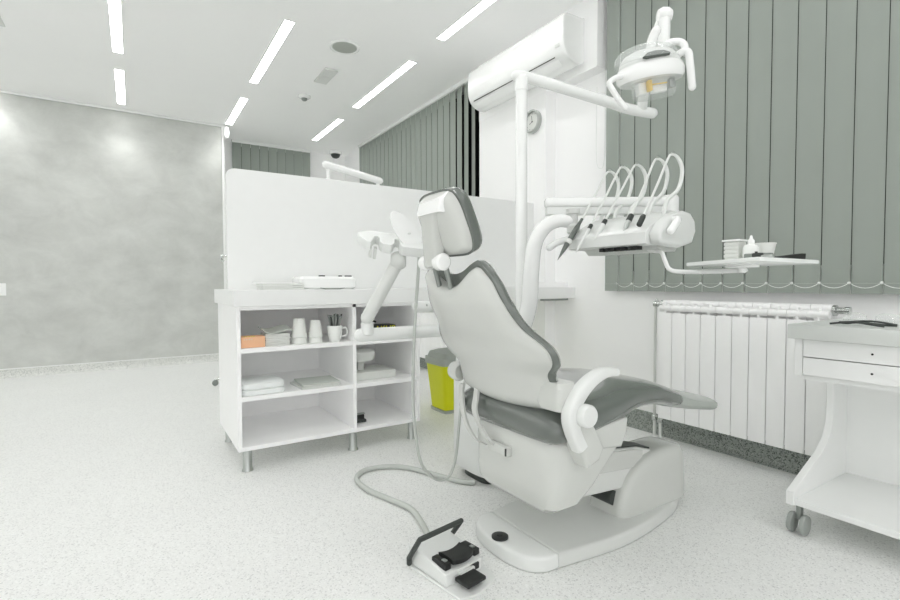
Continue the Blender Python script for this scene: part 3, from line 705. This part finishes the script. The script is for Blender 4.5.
bm = B(); prism(bm, [(.716, 1.102), (.765, 1.102), (.790, 1.12), (.782, 1.165), (.758, 1.170), (.722, 1.138)], HY-.118, HY+.008, 'y', .006, 3); obj('headrest_hinge', bm, PAINT, ch)
bm = B(); box(bm, .755, .775, HY-.05, HY-.034, 1.03, 1.045, .004); obj('release_latch', bm, BLACK, ch)
bm = B(); lathe(bm, [(.0, -.006), (.022, -.004), (.026, .004), (.026, .03), (.02, .036), (0, .037)], (.772, HY-.026, .966), (0, -1, 0), 26); obj('headrest_knob', bm, PAINT, ch)
bm = B(); lathe(bm, [(.0, -.006), (.022, -.004), (.024, .004), (.022, .03), (0, .037)], (.772, HY+.03, .966), (0, 1, 0), 26); obj('headrest_knob', bm, PAINT, ch)
for yy in (HY+.035, HY-.03): obj('rod', tube(B(), [(.792, yy, .965), (.822, yy, .868)], .0085, 14), GREYM, ch)
# armrest (near side)
AY = .965
bm = B()
R = []
for i, p in enumerate(spline([Vector((1.212, AY, .634)), Vector((1.16, AY, .636)), Vector((1.10, AY, .614)), Vector((1.050, AY, .574)), Vector((1.026, AY, .53)), Vector((1.036, AY, .485)), Vector((1.066, AY, .43))], 5)):
    t = i/30; wd = .021; th_ = .012 + .010*min(1, t*2.0)
    R.append((p, wd, th_))
rr_ = []
for i, (p, wd, th_) in enumerate(R):
    a = R[max(0, i-1)][0]; c = R[min(len(R)-1, i+1)][0]; t = (c-a).normalized(); nrm = Vector((-t.z, 0, t.x))
    rr_.append([p + nrm*th_*math.copysign(abs(cos(k*2*pi/20))**.55, cos(k*2*pi/20)) + Vector((0, wd*math.copysign(abs(sin(k*2*pi/20))**.55, sin(k*2*pi/20)), 0)) for k in range(20)])
rings(bm, rr_); obj('armrest', bm, PLAS, ch)
bm = B(); lathe(bm, [(.03, -.01), (.033, 0), (.033, .018), (.029, .024), (0, .026)], (1.061, AY-.02, .528), (0, -1, 0), 32); obj('armrest_pivot_cap', bm, PLAS, ch)
bm = B(); prism(bm, [(1.03, .50), (1.10, .50), (1.15, .42), (1.13, .385), (1.08, .37), (1.06, .41)], AY-.02, AY+.045, 'y', .01, 3); obj('armrest_post', bm, SHELL, ch)
bm = B(); loftz(bm, [(1.0, 1.075, .98, 1.07, .535), (.995, 1.08, .975, 1.08, .555), (.995, 1.08, .975, 1.08, .60), (1.005, 1.07, .985, 1.07, .615)], 5); obj('back_hinge_cover', bm, SHELL, ch)

# ---------------------------------------------------------------- foot control
mtp = Matrix.Translation((.817, 1.261, 0)) @ Matrix.Rotation(radians(9), 4, 'Z')
fc = thing('foot_control', (.815, 1.262, 0), 'white foot control with black pedals and raised black bar on the floor', 'foot pedal')
def PF(name, bm, m, **k): bmesh.ops.transform(bm, matrix=mtp, verts=bm.verts); return obj(name, bm, m, fc, **k)
PF('base_plate', prism(B(), [(-.085, .125), (.085, .125), (.088, -.085), (.07, -.125), (-.02, -.145), (-.082, -.13)], 0, .008, 'z', .002, 1), PLAS)
bm = B(); prism(bm, [(.118, .009), (.118, .066), (.095, .072), (-.045, .05), (-.062, .044), (-.062, .009)], -.078, .075, 'x', .006, 3)
PF('housing', bm, PLAS)
bm = B()
def curvedpad(x0, x1, yc, w_, z0, sag, th_):
    slab(bm, lambda s, t: Vector(((x0+x1)/2+s*(x1-x0)/2, yc-w_/2+t*w_ - .007*(1-s*s), z0+sag*s*s)), lambda s, t: Vector(((x0+x1)/2+s*(x1-x0)/2, yc-w_/2+t*w_-.007*(1-s*s), z0+th_+sag*s*s+.003*(1-abs(2*t-1)**3))), 12, 6)
curvedpad(-.043, .043, -.022, .066, .057, .004, .013); PF('pedal', bm, BLACK)
for x0 in (-.07, .05): bm = B(); box(bm, x0, x0+.023, -.052, .012, .05, .07, .003); PF('hinge_block', bm, BLACK)
for x0 in (-.062, .053): bm = B(); box(bm, x0, x0+.012, -.04, -.024, .069, .073, .001); PF('hinge_pin', bm, STEEL)
bm = B(); box(bm, -.05, .025, -.128, -.07, .022, .034, .004); PF('toe_pedal', bm, BLACK)
bm = B(); box(bm, -.03, .03, -.076, -.060, .028, .038, .002); PF('pedal_spring', bm, PAPER)
bm = B(); box(bm, .02, .055, -.068, -.058, .02, .038); PF('pedal_slot', bm, BLACK)
bm = B(); pts = [(-.083, .09, .028), (-.083, .105, .07), (-.072, .118, .135), (.064, .118, .135), (.079, .105, .09), (.079, .09, .06)]
pts = [(-.084, .085, .02), (-.084, .095, .05), (-.07, .12, .125), (.062, .12, .128), (.078, .09, .07)]
R = []
for i, p in enumerate(pts): pass
tube(bm, [(-.089, .10, .018), (-.089, .10, .035)], .0085, 8, round_ends=True); tube(bm, [(-.089, .10, .035), (-.089, .045, .115)], .0085, 8, round_ends=True)
tube(bm, [(-.089, .045, .115), (.085, .045, .117)], .0085, 8, round_ends=True); tube(bm, [(.085, .045, .117), (.083, .092, .052)], .0085, 8, round_ends=True)
PF('lifting_bar', bm, DARK)
cv = obj('cord', tube(B(), [(.835, 1.375, .03), (.85, 1.45, .014), (.885, 1.58, .0125), (.90, 1.69, .0125), (.865, 1.82, .0125), (.83, 1.95, .0125), (.835, 2.08, .0125), (.90, 2.155, .0125), (1.0, 2.15, .0125), (1.09, 2.08, .0125), (1.15, 1.95, .0125), (1.215, 1.80, .0125), (1.262, 1.752, .014)], .0115, 12, 8), HOSE, fc)

# ================================================================ DENTAL UNIT (floor body, lamp post, delivery arm)
du = thing('dental_unit', (1.4, 1.8, 0), 'white floor-standing dental unit body behind the chair with curved neck', 'dental unit')
obj('unit_body', loftz(B(), [(1.29, 1.54, 1.70, 1.94, .03), (1.265, 1.56, 1.69, 1.96, .045), (1.255, 1.57, 1.68, 1.97, .12), (1.255, 1.58, 1.67, 1.97, .45), (1.27, 1.60, 1.68, 1.96, .62), (1.29, 1.61, 1.69, 1.95, .68)], 4), PLAS, du)
obj('plinth', loftz(B(), [(1.30, 1.53, 1.71, 1.93, 0), (1.30, 1.53, 1.71, 1.93, .03)], 4), DARK, du)
bm = B(); lathe(bm, [(0, 0), (.04, 0), (.10, .03), (.125, .07), (.13, .085), (.12, .085), (.09, .045), (.03, .02), (0, .018)], (1.42, 1.90, .68), n=36, cap=False); obj('spittoon_bowl', bm, CERAM, du)
bm = B(); tube(bm, [(1.385, 1.86, .66), (1.385, 1.86, .93), (1.405, 1.87, .985), (1.44, 1.87, 1.0), (1.472, 1.875, .97), (1.478, 1.875, .92)], .0075, 10, 5); obj('water_spout', bm, PAINT, du)
lp = thing('operating_light', (1.6, 1.82, .68), 'dental operating light on a tall white post with long jointed arm', 'dental light')
PX, PY = 1.565, 1.79
obj('post', lathe(B(), [(.028, .6806), (.028, 1.845), (.026, 1.85)], (PX, PY, 0), n=24), PAINT, lp)
obj('post_cap', lathe(B(), [(.031, 1.815), (.031, 1.868), (.026, 1.885), (0, 1.89)], (PX, PY, 0), n=24), PAINT, lp)
bm = B(); tube(bm, [(PX-.02, PY+.015, 1.886), (PX+.03, PY-.01, 1.882), (1.80, 1.70, 1.838), (2.0, 1.62, 1.792), (2.08, 1.585, 1.768), (2.2, 1.53, 1.752)], .026, 20, 4, round_ends=True); obj('lower_arm', bm, PAINT, lp)
KN = Vector((1.872, 1.25, 2.012))
bm = B(); tube(bm, [(2.15, 1.555, 1.765), (2.10, 1.51, 1.82), (1.985, 1.41, 1.92), KN], .025, 20, round_ends=True); obj('spring_arm', bm, PAINT, lp)
bm = B(); tube(bm, [KN, KN+Vector((-.01, -.006, -.07)), KN+Vector((-.02, -.01, -.16))], [.033, .030, .024] and .024, 20, round_ends=True); obj('drop_link', bm, PAINT, lp)
bm = B(); lathe(bm, [(0, -.031), (.022, -.027), (.031, -.012), (.031, .012), (.022, .027), (0, .031)], KN, (.83, -.55, 0), 24); obj('knuckle', bm, PAINT, lp)
# lamp head: local frame  x = picture right, y = away from viewer, z up
HC = Vector((1.715, 1.205, 1.722))
ex = Vector((.84, -.543, 0)); ey = Vector((.543, .84, 0)); ez = Vector((0, 0, 1))
tilt = Matrix.Rotation(radians(-8), 4, 'Y') @ Matrix.Rotation(radians(4), 4, 'X')
HM = Matrix.Translation(HC) @ Matrix((ex, ey, ez)).transposed().to_4x4() @ tilt
def LH(name, bm, m, label=None, par=None):
    bmesh.ops.transform(bm, matrix=HM, verts=bm.verts); return obj(name, bm, m, par or lh, label)
lh = obj('lamp_head', (lambda bm: (rings(bm, [[Vector((.130*k*cos(a), .085*k*sin(a), z)) for a in [2*pi*i/48 for i in range(48)]] for k, z in ((.93, -.032), (1.0, -.022), (1.02, 0), (.96, .022), (.90, .028))]), bmesh.ops.transform(bm, matrix=HM, verts=bm.verts), bm)[-1])(B()), PAINT, lp)
bm = B(); rings(bm, [[Vector((.128*k*cos(a), .082*k*sin(a), z)) for a in [2*pi*i/48 for i in range(48)]] for k, z in ((.93, .028), (.88, .05), (.74, .07), (.5, .083), (.2, .089))]); LH('reflector_shell', bm, PLAS)
bm = B(); rings(bm, [[Vector((.125*k*cos(a)-.012, .088*k*sin(a)-.004, z)) for a in [2*pi*i/48 for i in range(48)]] for k, z in ((.99, .040), (.96, .066), (.82, .086), (.55, .100), (.25, .106))]); LH('clear_dome', bm, mat('clear_dome_plastic', (240, 244, 242), .06, alpha=.28, coat=.6))
bm = B(); prism(bm, [(-.052, -.010), (-.03, .010), (.0, .017), (.035, .013), (.055, -.004), (.05, -.012), (-.04, -.016)], -.004, .004, 'y', .001, 1, m=Matrix.Translation((-.005, -.0735, .046)) @ Matrix.Rotation(radians(-32), 4, 'X')); LH('dark_visor', bm, mat('smoked_visor', (84, 90, 85), .15))
bm = B(); rings(bm, [[Vector((.085*k*cos(a)+.008, .055*k*sin(a), z)) for a in [2*pi*i/40 for i in range(40)]] for k, z in ((1, -.030), (.99, -.082), (.9, -.092), (.3, -.095))]); LH('clear_cover', bm, mat('clear_cover_plastic', (238, 242, 240), .05, alpha=.24, coat=.8))
bm = B(); box(bm, -.058, -.022, -.02, .02, -.078, -.034, .004); box(bm, .0, .055, -.015, .015, -.076, -.05, .003); LH('lamp_holder', bm, PAINT)
bm = B(); box(bm, -.03, -.014, -.045, -.02, -.075, -.035, .003); box(bm, -.006, .05, -.03, -.024, -.052, -.047, .001); LH('bulb', bm, BULB, 'amber bulb behind the clear cover')
bm = B(); box(bm, .058, .078, -.035, -.01, -.07, -.036, .002); LH('bulb_socket', bm, GREYM)
bm = B(); tube(bm, [(-.105, -.02, .0), (-.15, -.045, -.01), (-.183, -.06, -.028), (-.183, -.065, -.045), (-.155, -.065, -.10), (-.133, -.062, -.13)], .011, 12, 5, round_ends=True); LH('handle', bm, PAINT)
bm = B(); tube(bm, [(.10, -.01, .045), (.122, -.03, .055), (.135, -.04, .045), (.137, -.042, .01), (.136, -.045, -.085)], .0145, 12, 5, round_ends=True); LH('handle', bm, PAINT)
bm = B(); tube(bm, [(.06, .02, .095), (.095, .025, .112), (.13, .015, .108), (.143, .0, .088), (.135, -.02, .05)], .014, 12, 5, round_ends=True); LH('yoke', bm, PAINT)
bm = B(); tube(bm, [(.015, .02, .08), (.03, .02, .13), (.045, .01, .16)], .018, 14, 4, round_ends=True); LH('neck', bm, PAINT)

# ---- delivery arm + console
dl = thing('instrument_delivery_unit', (1.62, 1.55, .68), 'white swing-arm instrument console with looped hoses beside the blind', 'dental console')
bm = B(); tube(bm, [(1.505, 1.72, .6806), (1.51, 1.675, .80), (1.505, 1.655, .95), (1.512, 1.638, 1.08), (1.545, 1.605, 1.155), (1.59, 1.57, 1.18), (1.625, 1.545, 1.175)], [.04, .028], 22, 6, round_ends=True); obj('curved_neck', bm, PAINT, dl)
bm = B(); lathe(bm, [(.02, -.035), (.028, -.03), (.028, .0), (.02, .01), (.02, .05), (.03, .055), (.03, .075)], (1.64, 1.53, 1.155), n=20); obj('neck_joint', bm, PLASG, dl)
bA = Vector((1.585, 1.61, 0)); bE = Vector((2.02, 1.31, 0)); bd = (bE-bA).normalized(); bn_ = Vector((-bd.y, bd.x, 0))
BM_ = Matrix.Translation(bA) @ Matrix((bd, bn_, Vector((0, 0, 1)))).transposed().to_4x4()
Lb = (bE-bA).length
bm = B(); box(bm, -.03, Lb, -.032, .032, 1.242, 1.285, .018, 4, m=BM_); obj('swing_arm', bm, PAINT, dl)
bm = B(); box(bm, -.025, Lb-.02, -.026, .026, 1.208, 1.242, .006, 2, m=BM_); obj('swing_arm_channel', bm, PLAS, dl)
bm = B(); lathe(bm, [(.034, 1.202), (.036, 1.21), (.036, 1.28), (.03, 1.292), (0, 1.294)], bE, n=24); obj('arm_end_cap', bm, PAINT, dl)
bm = B(); lathe(bm, [(.022, 1.13), (.022, 1.23)], (1.835, 1.44, 0), n=20); obj('drop_column', bm, PAINT, dl)
# console body, long axis along Y from 1.53 (left in photo) to 1.10
CP = [(1.615, 1.045), (1.60, 1.05), (1.60, 1.092), (1.615, 1.103), (1.74, 1.152), (1.86, 1.185), (1.95, 1.18), (1.985, 1.15), (1.985, 1.10), (1.95, 1.062), (1.85, 1.045)]
bm = B(); prism(bm, CP, 1.135, 1.52, 'y', .006, 2); XS = Matrix.Translation((1.6, 0, 0)) @ Matrix.Scale(.64, 4, (1, 0, 0)) @ Matrix.Translation((-1.6, 0, 0))
bmesh.ops.transform(bm, matrix=XS, verts=bm.verts); obj('console_tray', bm, PLAS, dl)
bm = B(); prism(bm, [(1.64, 1.046), (1.612, 1.085), (1.67, 1.13), (1.74, 1.158), (1.86, 1.178), (1.93, 1.172), (1.975, 1.145), (1.985, 1.10), (1.95, 1.055), (1.82, 1.035)], 1.085, 1.1345, 'y', .018, 4); bmesh.ops.transform(bm, matrix=XS, verts=bm.verts); obj('console_end', bm, PLAS, dl, ang=70)
bm = B(); prism(bm, [(1.76, 1.022), (1.72, 1.0448), (1.93, 1.0448), (1.91, 1.026)], 1.14, 1.50, 'y', .003, 1); bmesh.ops.transform(bm, matrix=XS, verts=bm.verts); obj('console_underside', bm, PLASG, dl)
bm = B()
for k in range(7):
    box(bm, 1.618+.006*(k % 2), 1.65, 1.185+k*.027, 1.205+k*.027, 1.030, 1.0445, .001)
obj('underside_switch_row', bm, BLACK, dl)
bm = B(); tube(bm, [(1.70, 1.10, 1.135), (1.69, 1.065, 1.135), (1.64, 1.06, 1.09)], .0145, 14, 4, round_ends=True); obj('console_handle', bm, PAINT, dl)
bm = B(); tube(bm, [(1.64, 1.53, 1.10), (1.60, 1.58, 1.085), (1.55, 1.585, 1.06)], .0155, 14, 4, round_ends=True); obj('console_handle', bm, PAINT, dl)
bm = B(); loftz(bm, [(1.66, 1.76, 1.265, 1.325, 1.118, .45), (1.66, 1.76, 1.265, 1.325, 1.128, .45)], 3); 
bmesh.ops.translate(bm, vec=(0, 0, .0), verts=bm.verts); obj('display_window', bm, GLOSS, dl)
# instruments: five hoses and handpieces
LOOPS = [
 (1.49, 1.505, 1.0, 1.835, 1.41, 'dark'), (1.43, 1.55, 1.03, 1.85, 1.42, 'slim'), (1.37, 1.59, 1.078, 1.868, 1.42, 'short'),
 (1.245, 1.604, 1.088, 1.835, 1.415, 'air'), (1.165, 1.60, 1.118, 1.812, 1.412, 'plug')]
for y, tx, tz, px_, pz, kind in LOOPS:
    tip = Vector((tx, y, tz)); top = Vector((px_, y, pz))
    d = (top - tip).normalized(); ln = {'dark': .235, 'slim': .15, 'short': .11, 'air': .10, 'plug': .05}[kind]
    # handpiece axis follows the console slope a little
    hpd = Vector((d.x, 0, d.z)).normalized(); a0 = tip; a1 = tip + hpd*ln
    def HPc(name, prof, m, par=dl, label=None): return obj(name, lathe(B(), prof, a0, hpd, 14), m, par, label)
    if kind == 'dark':
        h = HPc('handpiece', [(.001, 0), (.0025, .012), (.009, .06), (.0115, .085), (.012, .15), (.0115, .185), (.008, .20), (.006, .235)], mat('grey_handpiece', (105, 111, 106), .3, metal=.3), label='dark grey handpiece with pointed tip')
        obj('ring', lathe(B(), [(.0135, .09), (.0142, .095), (.0142, .108), (.0135, .112)], a0, hpd, 16), PAPER, h)
    elif kind == 'slim':
        h = HPc('handpiece', [(.0015, 0), (.003, .01), (.0055, .05), (.0075, .10), (.0075, .13), (.006, .15)], PLAS)
        obj('ring', lathe(B(), [(.0082, .128), (.0086, .132), (.0086, .15), (.008, .152)], a0, hpd, 16), DARK, h)
    elif kind == 'short':
        h = HPc('handpiece', [(.0015, 0), (.003, .006), (.0035, .025), (.0085, .032), (.0095, .06), (.009, .09), (.006, .11)], PLAS)
        obj('ring', lathe(B(), [(.0095, .088), (.0098, .092), (.0098, .108), (.009, .112)], a0, hpd, 16), DARK, h)
    elif kind == 'air':
        h = HPc('handpiece', [(.002, 0), (.002, .03), (.007, .036), (.009, .05), (.009, .065), (.0105, .07), (.0105, .10), (.007, .105)], STEEL)
        obj('ring', lathe(B(), [(.011, .070), (.0115, .073), (.0115, .098), (.010, .102)], a0, hpd, 16), DARK, h)
    else:
        h = HPc('handpiece', [(.009, 0), (.0105, .004), (.0105, .04), (.008, .05)], DARK, label='dark plug at hose end')
    rad_ = .0048
    pts = [a1, a1.lerp(top, .5)+Vector((-.004, 0, .006)), top+Vector((-.035, 0, -.022)), top+Vector((-.008, 0, -.001)), top+Vector((.022, -.004, -.008)), top+Vector((.045, -.008, -.04)), top+Vector((.045, -.01, -.08)), top+Vector((.015, -.012, -.14)), Vector((px_-.06, y-.014, 1.22)), Vector((px_-.085, y-.014, 1.150))]
    bm = B(); P = spline(pts, 6); n_ = len(P); rs = [rad_ if i < n_*.36 else (rad_ + (.0080-rad_)*min(1, (i-n_*.36)/(n_*.12))) for i in range(n_)]
    tube(bm, P, rs, 10); obj('instrument_hose', bm, WHOSE, dl)
    obj('hose_clip', tube(B(), [top+Vector((-.012, 0, .006)), top+Vector((0, 0, .010)), top+Vector((.012, 0, .004))], .0022, 6), STEEL, dl)
# tray arm and tray
bm = B(); tube(bm, [(1.70, 1.19, 1.030), (1.70, 1.165, 1.026), (1.69, 1.13, 1.018), (1.68, 1.108, .985), (1.68, 1.088, .952), (1.685, 1.04, .942), (1.70, .93, .941), (1.72, .84, .943)], .0085, 12, 5, round_ends=True); obj('tray_arm', bm, PAINT, dl)
obj('tray_hub', lathe(B(), [(.012, .935), (.012, .95), (.05, .952), (.05, .9598)], (1.70, .84, 0), n=24), PAINT, dl)
TP = [(1.44, .665), (1.64, 1.01), (1.92, .92), (1.84, .665)]
def rpoly(P, r=.03, k=4):
    out = []
    for i in range(len(P)):
        a, b, c = Vector(P[i-1]), Vector(P[i]), Vector(P[(i+1) % len(P)])
        p0 = b+(a-b).normalized()*r; p1 = b+(c-b).normalized()*r
        for j in range(k+1):
            t = j/k; out.append(tuple((p0*(1-t)+b*t)*(1-t)+(b*(1-t)+p1*t)*t))
    return out
obj('instrument_tray', prism(B(), rpoly(TP), .960, .973, 'z', .004, 2), mat('milky_white_tray', (236, 239, 237), .15), dl)
TZ = .9732
bx = thing('cotton_roll_dispenser', (1.60, .86, TZ), 'small ribbed white dispenser box at left on the tray', 'dispenser')
bm = B(); box(bm, 1.585, 1.633, .795, .838, TZ, TZ+.058, .004)
for k in range(4): box(bm, 1.582, 1.60, .794, .839, TZ+.008+k*.0125, TZ+.017+k*.0125, .002)
obj('body', bm, PAPER, bx); obj('lid', box(B(), 1.578, 1.638, .788, .844, TZ+.058, TZ+.064, .002), PAINT, bx)
bt = thing('dropper_bottle', (1.62, .80, TZ), 'little white bottle with a pointed cap on the tray', 'bottle')
obj('body', lathe(B(), [(.020, 0), (.0225, .003), (.0225, .035), (.018, .044), (.009, .048), (.009, .052)], (1.60, .765, TZ), n=24), CERAM, bt)
obj('cap', lathe(B(), [(.0095, .050), (.0095, .058), (.005, .064), (.003, .073), (0, .075)], (1.60, .765, TZ), n=18), PAINT, bt)
cu_ = thing('plastic_cup', (1.68, .76, TZ), 'short white plastic tumbler on tray', 'cup')
obj('cup', lathe(B(), [(0, .001), (.022, 0), (.024, .003), (.033, .05), (.0345, .05), (.0345, .053), (.031, .053), (.022, .005), (0, .004)], (1.68, .765, TZ), n=30, cap=False), CUP, cu_)
cl2 = thing('grey_clamp', (1.58, .74, TZ), 'dark grey clamp lying in front of the tumbler', 'clamp')
bm = B(); box(bm, 1.555, 1.575, .745, .765, TZ, TZ+.016, .004); box(bm, 1.58, 1.60, .70, .73, TZ, TZ+.017, .004); obj('jaw', bm, mat('clamp_grey', (140, 147, 141), .5), cl2)
bm = B(); tube(bm, [(1.565, .755, TZ+.008), (1.578, .735, TZ+.012), (1.59, .715, TZ+.01)], .007, 8); lathe(bm, [(.004, 0), (.004, .022)], (1.575, .738, TZ), n=8); obj('screw', bm, DARK, cl2)
bh = thing('curing_wand', (1.7, .70, TZ), 'slim black wedge-shaped wand lying at right end of tray', 'wand')
bm = B(); prism(bm, [(0, .0), (.115, 0), (.118, .018), (.10, .018), (0, .007)], -.012, .012, 'y', .002, 1, m=Matrix.Translation((1.64, .715, TZ)) @ Matrix.Rotation(radians(-14), 4, 'Z')); obj('body', bm, BLACK, bh)
bm = B(); box(bm, .1175, .121, -.008, .008, .004, .014, .001, m=Matrix.Translation((1.64, .715, TZ)) @ Matrix.Rotation(radians(-14), 4, 'Z')); obj('end_cap', bm, DARK, bh)
kn = thing('bur_dish', (1.53, .70, TZ), 'tiny clear dish on the near edge of the tray', 'dish')
obj('dish', lathe(B(), [(.012, 0), (.017, .003), (.017, .008), (.01, .010), (0, .010)], (1.55, .695, TZ), n=22), STEEL, kn)

# ---------------------------------------------------------------- assistant arm (left)
aa = thing('assistant_arm', (1.0, 1.75, .69), 'pale jointed assistant arm with instrument holder left of the headrest', 'dental arm')
obj('horizontal_arm', tube(B(), [(.742, 1.80, .70), (1.225, 1.765, .702)], .0265, 20, round_ends=True), PLAS, aa)
obj('elbow_joint', lathe(B(), [(.018, -.022), (.025, -.018), (.025, .026), (.018, .032)], (.766, 1.785, .722), n=20), PLAS, aa)
obj('upright_arm', tube(B(), [(.762, 1.775, .768), (.866, 1.73, .975)], .0255, 20, round_ends=True), PLASG, aa)
obj('holder_joint', lathe(B(), [(.0, -.03), (.025, -.028), (.035, -.015), (.035, .015), (.025, .028), (0, .03)], (.872, 1.72, .993), (.83, -.55, 0), 24), PLASG, aa)
obj('second_arm', tube(B(), [(1.0, 1.80, .805), (1.14, 1.80, .80), (1.28, 1.84, .79), (1.33, 1.84, .74), (1.33, 1.83, .681)], .025, 16, 4, round_ends=True), PLAS, aa)
# holder plate with notches
ho = Vector((.86, 1.72, 1.055))
HMh = Matrix.Translation(ho) @ Matrix.Rotation(radians(-22), 4, 'Z') @ Matrix.Rotation(radians(6), 4, 'Y') @ Matrix.Rotation(radians(28), 4, 'X')
bm = B(); prism(bm, [(-.135, .05), (-.15, .03), (-.14, .0), (-.112, -.04), (-.096, -.045), (-.09, -.02), (-.084, .012), (-.075, .02), (-.066, .012), (-.062, -.03), (-.052, -.05), (-.02, -.055), (-.008, -.03), (-.006, .005), (.002, .012), (.012, .005), (.014, -.04), (.024, -.058), (.125, -.058), (.135, -.045), (.135, .055), (.12, .065), (-.1, .065)], -.019, .019, 'z', .004, 2, m=HMh); obj('instrument_holder', bm, PLAS, aa)
bm = B(); box(bm, -.10, -.088, -.03, .0, -.055, -.018, .003, m=HMh); box(bm, -.082, -.07, -.03, .0, -.06, -.018, .003, m=HMh); obj('holder_clip', bm, PLASG, aa)
U1 = Vector((.066, 0, -.072)); U2 = Vector((.026, -.004, .030)); NN = U1.cross(U2).normalized()
if NN.y > 0: NN = -NN
bm = B(); rings(bm, [[ho + Vector((.03, -.035, .043)) + (U1*cos(a) + U2*sin(a))*k + NN*dz for a in [2*pi*i/36 for i in range(36)]] for k, dz in ((1, 0), (1.03, .005), (1.0, .010), (.5, .012))]); obj('control_panel', bm, PAINT, aa)
bm = B(); lathe(bm, [(.008, 0), (.006, .004), (0, .005)], ho+Vector((.035, -.046, .04)), (-.3, -.5, .8), 12); obj('panel_button', bm, PLASG, aa)
sh = obj('hose', tube(B(), [(.955, 1.70, 1.035), (.955, 1.71, .95), (.95, 1.735, .714), (.95, 1.75, .50), (.954, 1.75, .343), (.981, 1.75, .172), (1.029, 1.75, .098), (1.078, 1.75, .066), (1.128, 1.75, .077), (1.16, 1.75, .158), (1.18, 1.75, .32), (1.20, 1.75, .45), (1.225, 1.75, .52)], .0065, 10, 6), HOSE, aa)

# ================================================================ TROLLEY
TLAM = mat('trolley_laminate', (241, 242, 241), .35)
tr = thing('trolley', (2.22, .42, 0), 'white mobile dental trolley with drawers at the right edge', 'trolley')
TY0, TY1 = .03, .81
obj('top_panel', box(B(), 1.99, 2.475, TY0, TY1+.012, .70, .752, .003), mat('trolley_top_laminate', (216, 219, 216), .45), tr)
def side(y):
    pts = [(2.02, .699), (2.455, .699), (2.455, .10), (1.975, .10), (1.975, .148)]
    cur = [(2.0, .16), (2.12, .21), (2.215, .25), (2.27, .29), (2.30, .345), (2.308, .42), (2.308, .565), (2.02, .565)]
    return prism(B(), pts+cur, y-.0125, y+.0125, 'y', .0015, 1)
for y in (TY1-.0125, TY0+.0125): obj('side_panel', side(y), TLAM, tr)
obj('bottom_shelf', box(B(), 1.985, 2.455, TY0+.025, TY1-.025, .10, .122, .0015), TLAM, tr)
obj('back_panel', box(B(), 2.443, 2.455, TY0+.025, TY1-.025, .122, .699), TLAM, tr)
obj('drawer_casing', box(B(), 2.04, 2.443, TY0+.025, TY1-.025, .55, .569), TLAM, tr)
for z0, z1 in ((.636, .697), (.571, .633)):
    d = obj('drawer', box(B(), 2.018, 2.036, TY0+.028, TY1-.028, z0, z1, .001, 1), TLAM, tr)
    obj('drawer_box', box(B(), 2.037, 2.40, TY0+.04, TY1-.04, z0+.004, z1-.008), TLAM, d)
    obj('knob', lathe(B(), [(.0035, 0), (.0035, .002), (0, .003)], (2.018, .585, (z0+z1)/2), (-1, 0, 0), 12), BLACK, d)
for x, y in ((2.0, .775), (2.02, .07), (2.42, .745), (2.42, .07)):
    c = obj('castor', box(B(), x-.012, x+.012, y-.008, y+.008, .05, .10, .003), GREYM, tr)
    for s in (-1, 1):
        CG = bpy.data.materials.get('castor_grey') or mat('castor_grey', (160, 165, 161), .5)
        lathe_ = lathe(B(), [(.026, -.009), (.034, -.007), (.036, 0), (.034, .007), (.026, .009)], (x-.008, y+s*.020, .036), (0, 1, 0), 26)
        obj('wheel', lathe_, CG, c)
gl = thing('safety_glasses', (2.1, .6, .7525), 'clear safety glasses with crossed dark temples on the trolley top', 'glasses')
ZG = .7525
# lens pair shown edge on, temples folded across
for sx in (0, 1):
    bm = B(); c0 = Vector((2.12, .67-.09*sx, ZG+.004)); R = []
    slab(bm, lambda s, t, c0=c0: c0 + Vector((.008*s*s - .006 + .012*t, -.033*s, .040*t*(1-.3*abs(s)**3))), lambda s, t, c0=c0: c0 + Vector((.008*s*s - .0045 + .012*t, -.033*s, .040*t*(1-.3*abs(s)**3))), 12, 8)
    LENS = bpy.data.materials.get('clear_lens') or mat('clear_lens', (240, 244, 242), .03, alpha=.25, coat=.8)
    obj('lens', bm, LENS, gl)
bm = B(); tube(bm, [(2.105, .705, ZG+.006), (2.10, .68, ZG+.006), (2.10, .645, ZG+.011), (2.10, .58, ZG+.006), (2.105, .548, ZG+.006)], .0035, 8, 4); obj('frame', bm, DARK, gl)
bm = B(); tube(bm, [(2.105, .705, ZG+.008), (2.07, .65, ZG+.013), (2.05, .60, ZG+.009), (2.045, .565, ZG+.005)], .0034, 8, 5); obj('temple', bm, DARK, gl)
bm = B(); tube(bm, [(2.105, .548, ZG+.008), (2.08, .61, ZG+.018), (2.06, .68, ZG+.01), (2.05, .715, ZG+.005)], .0034, 8, 5); obj('temple', bm, DARK, gl)
bpy.context.view_layer.update()
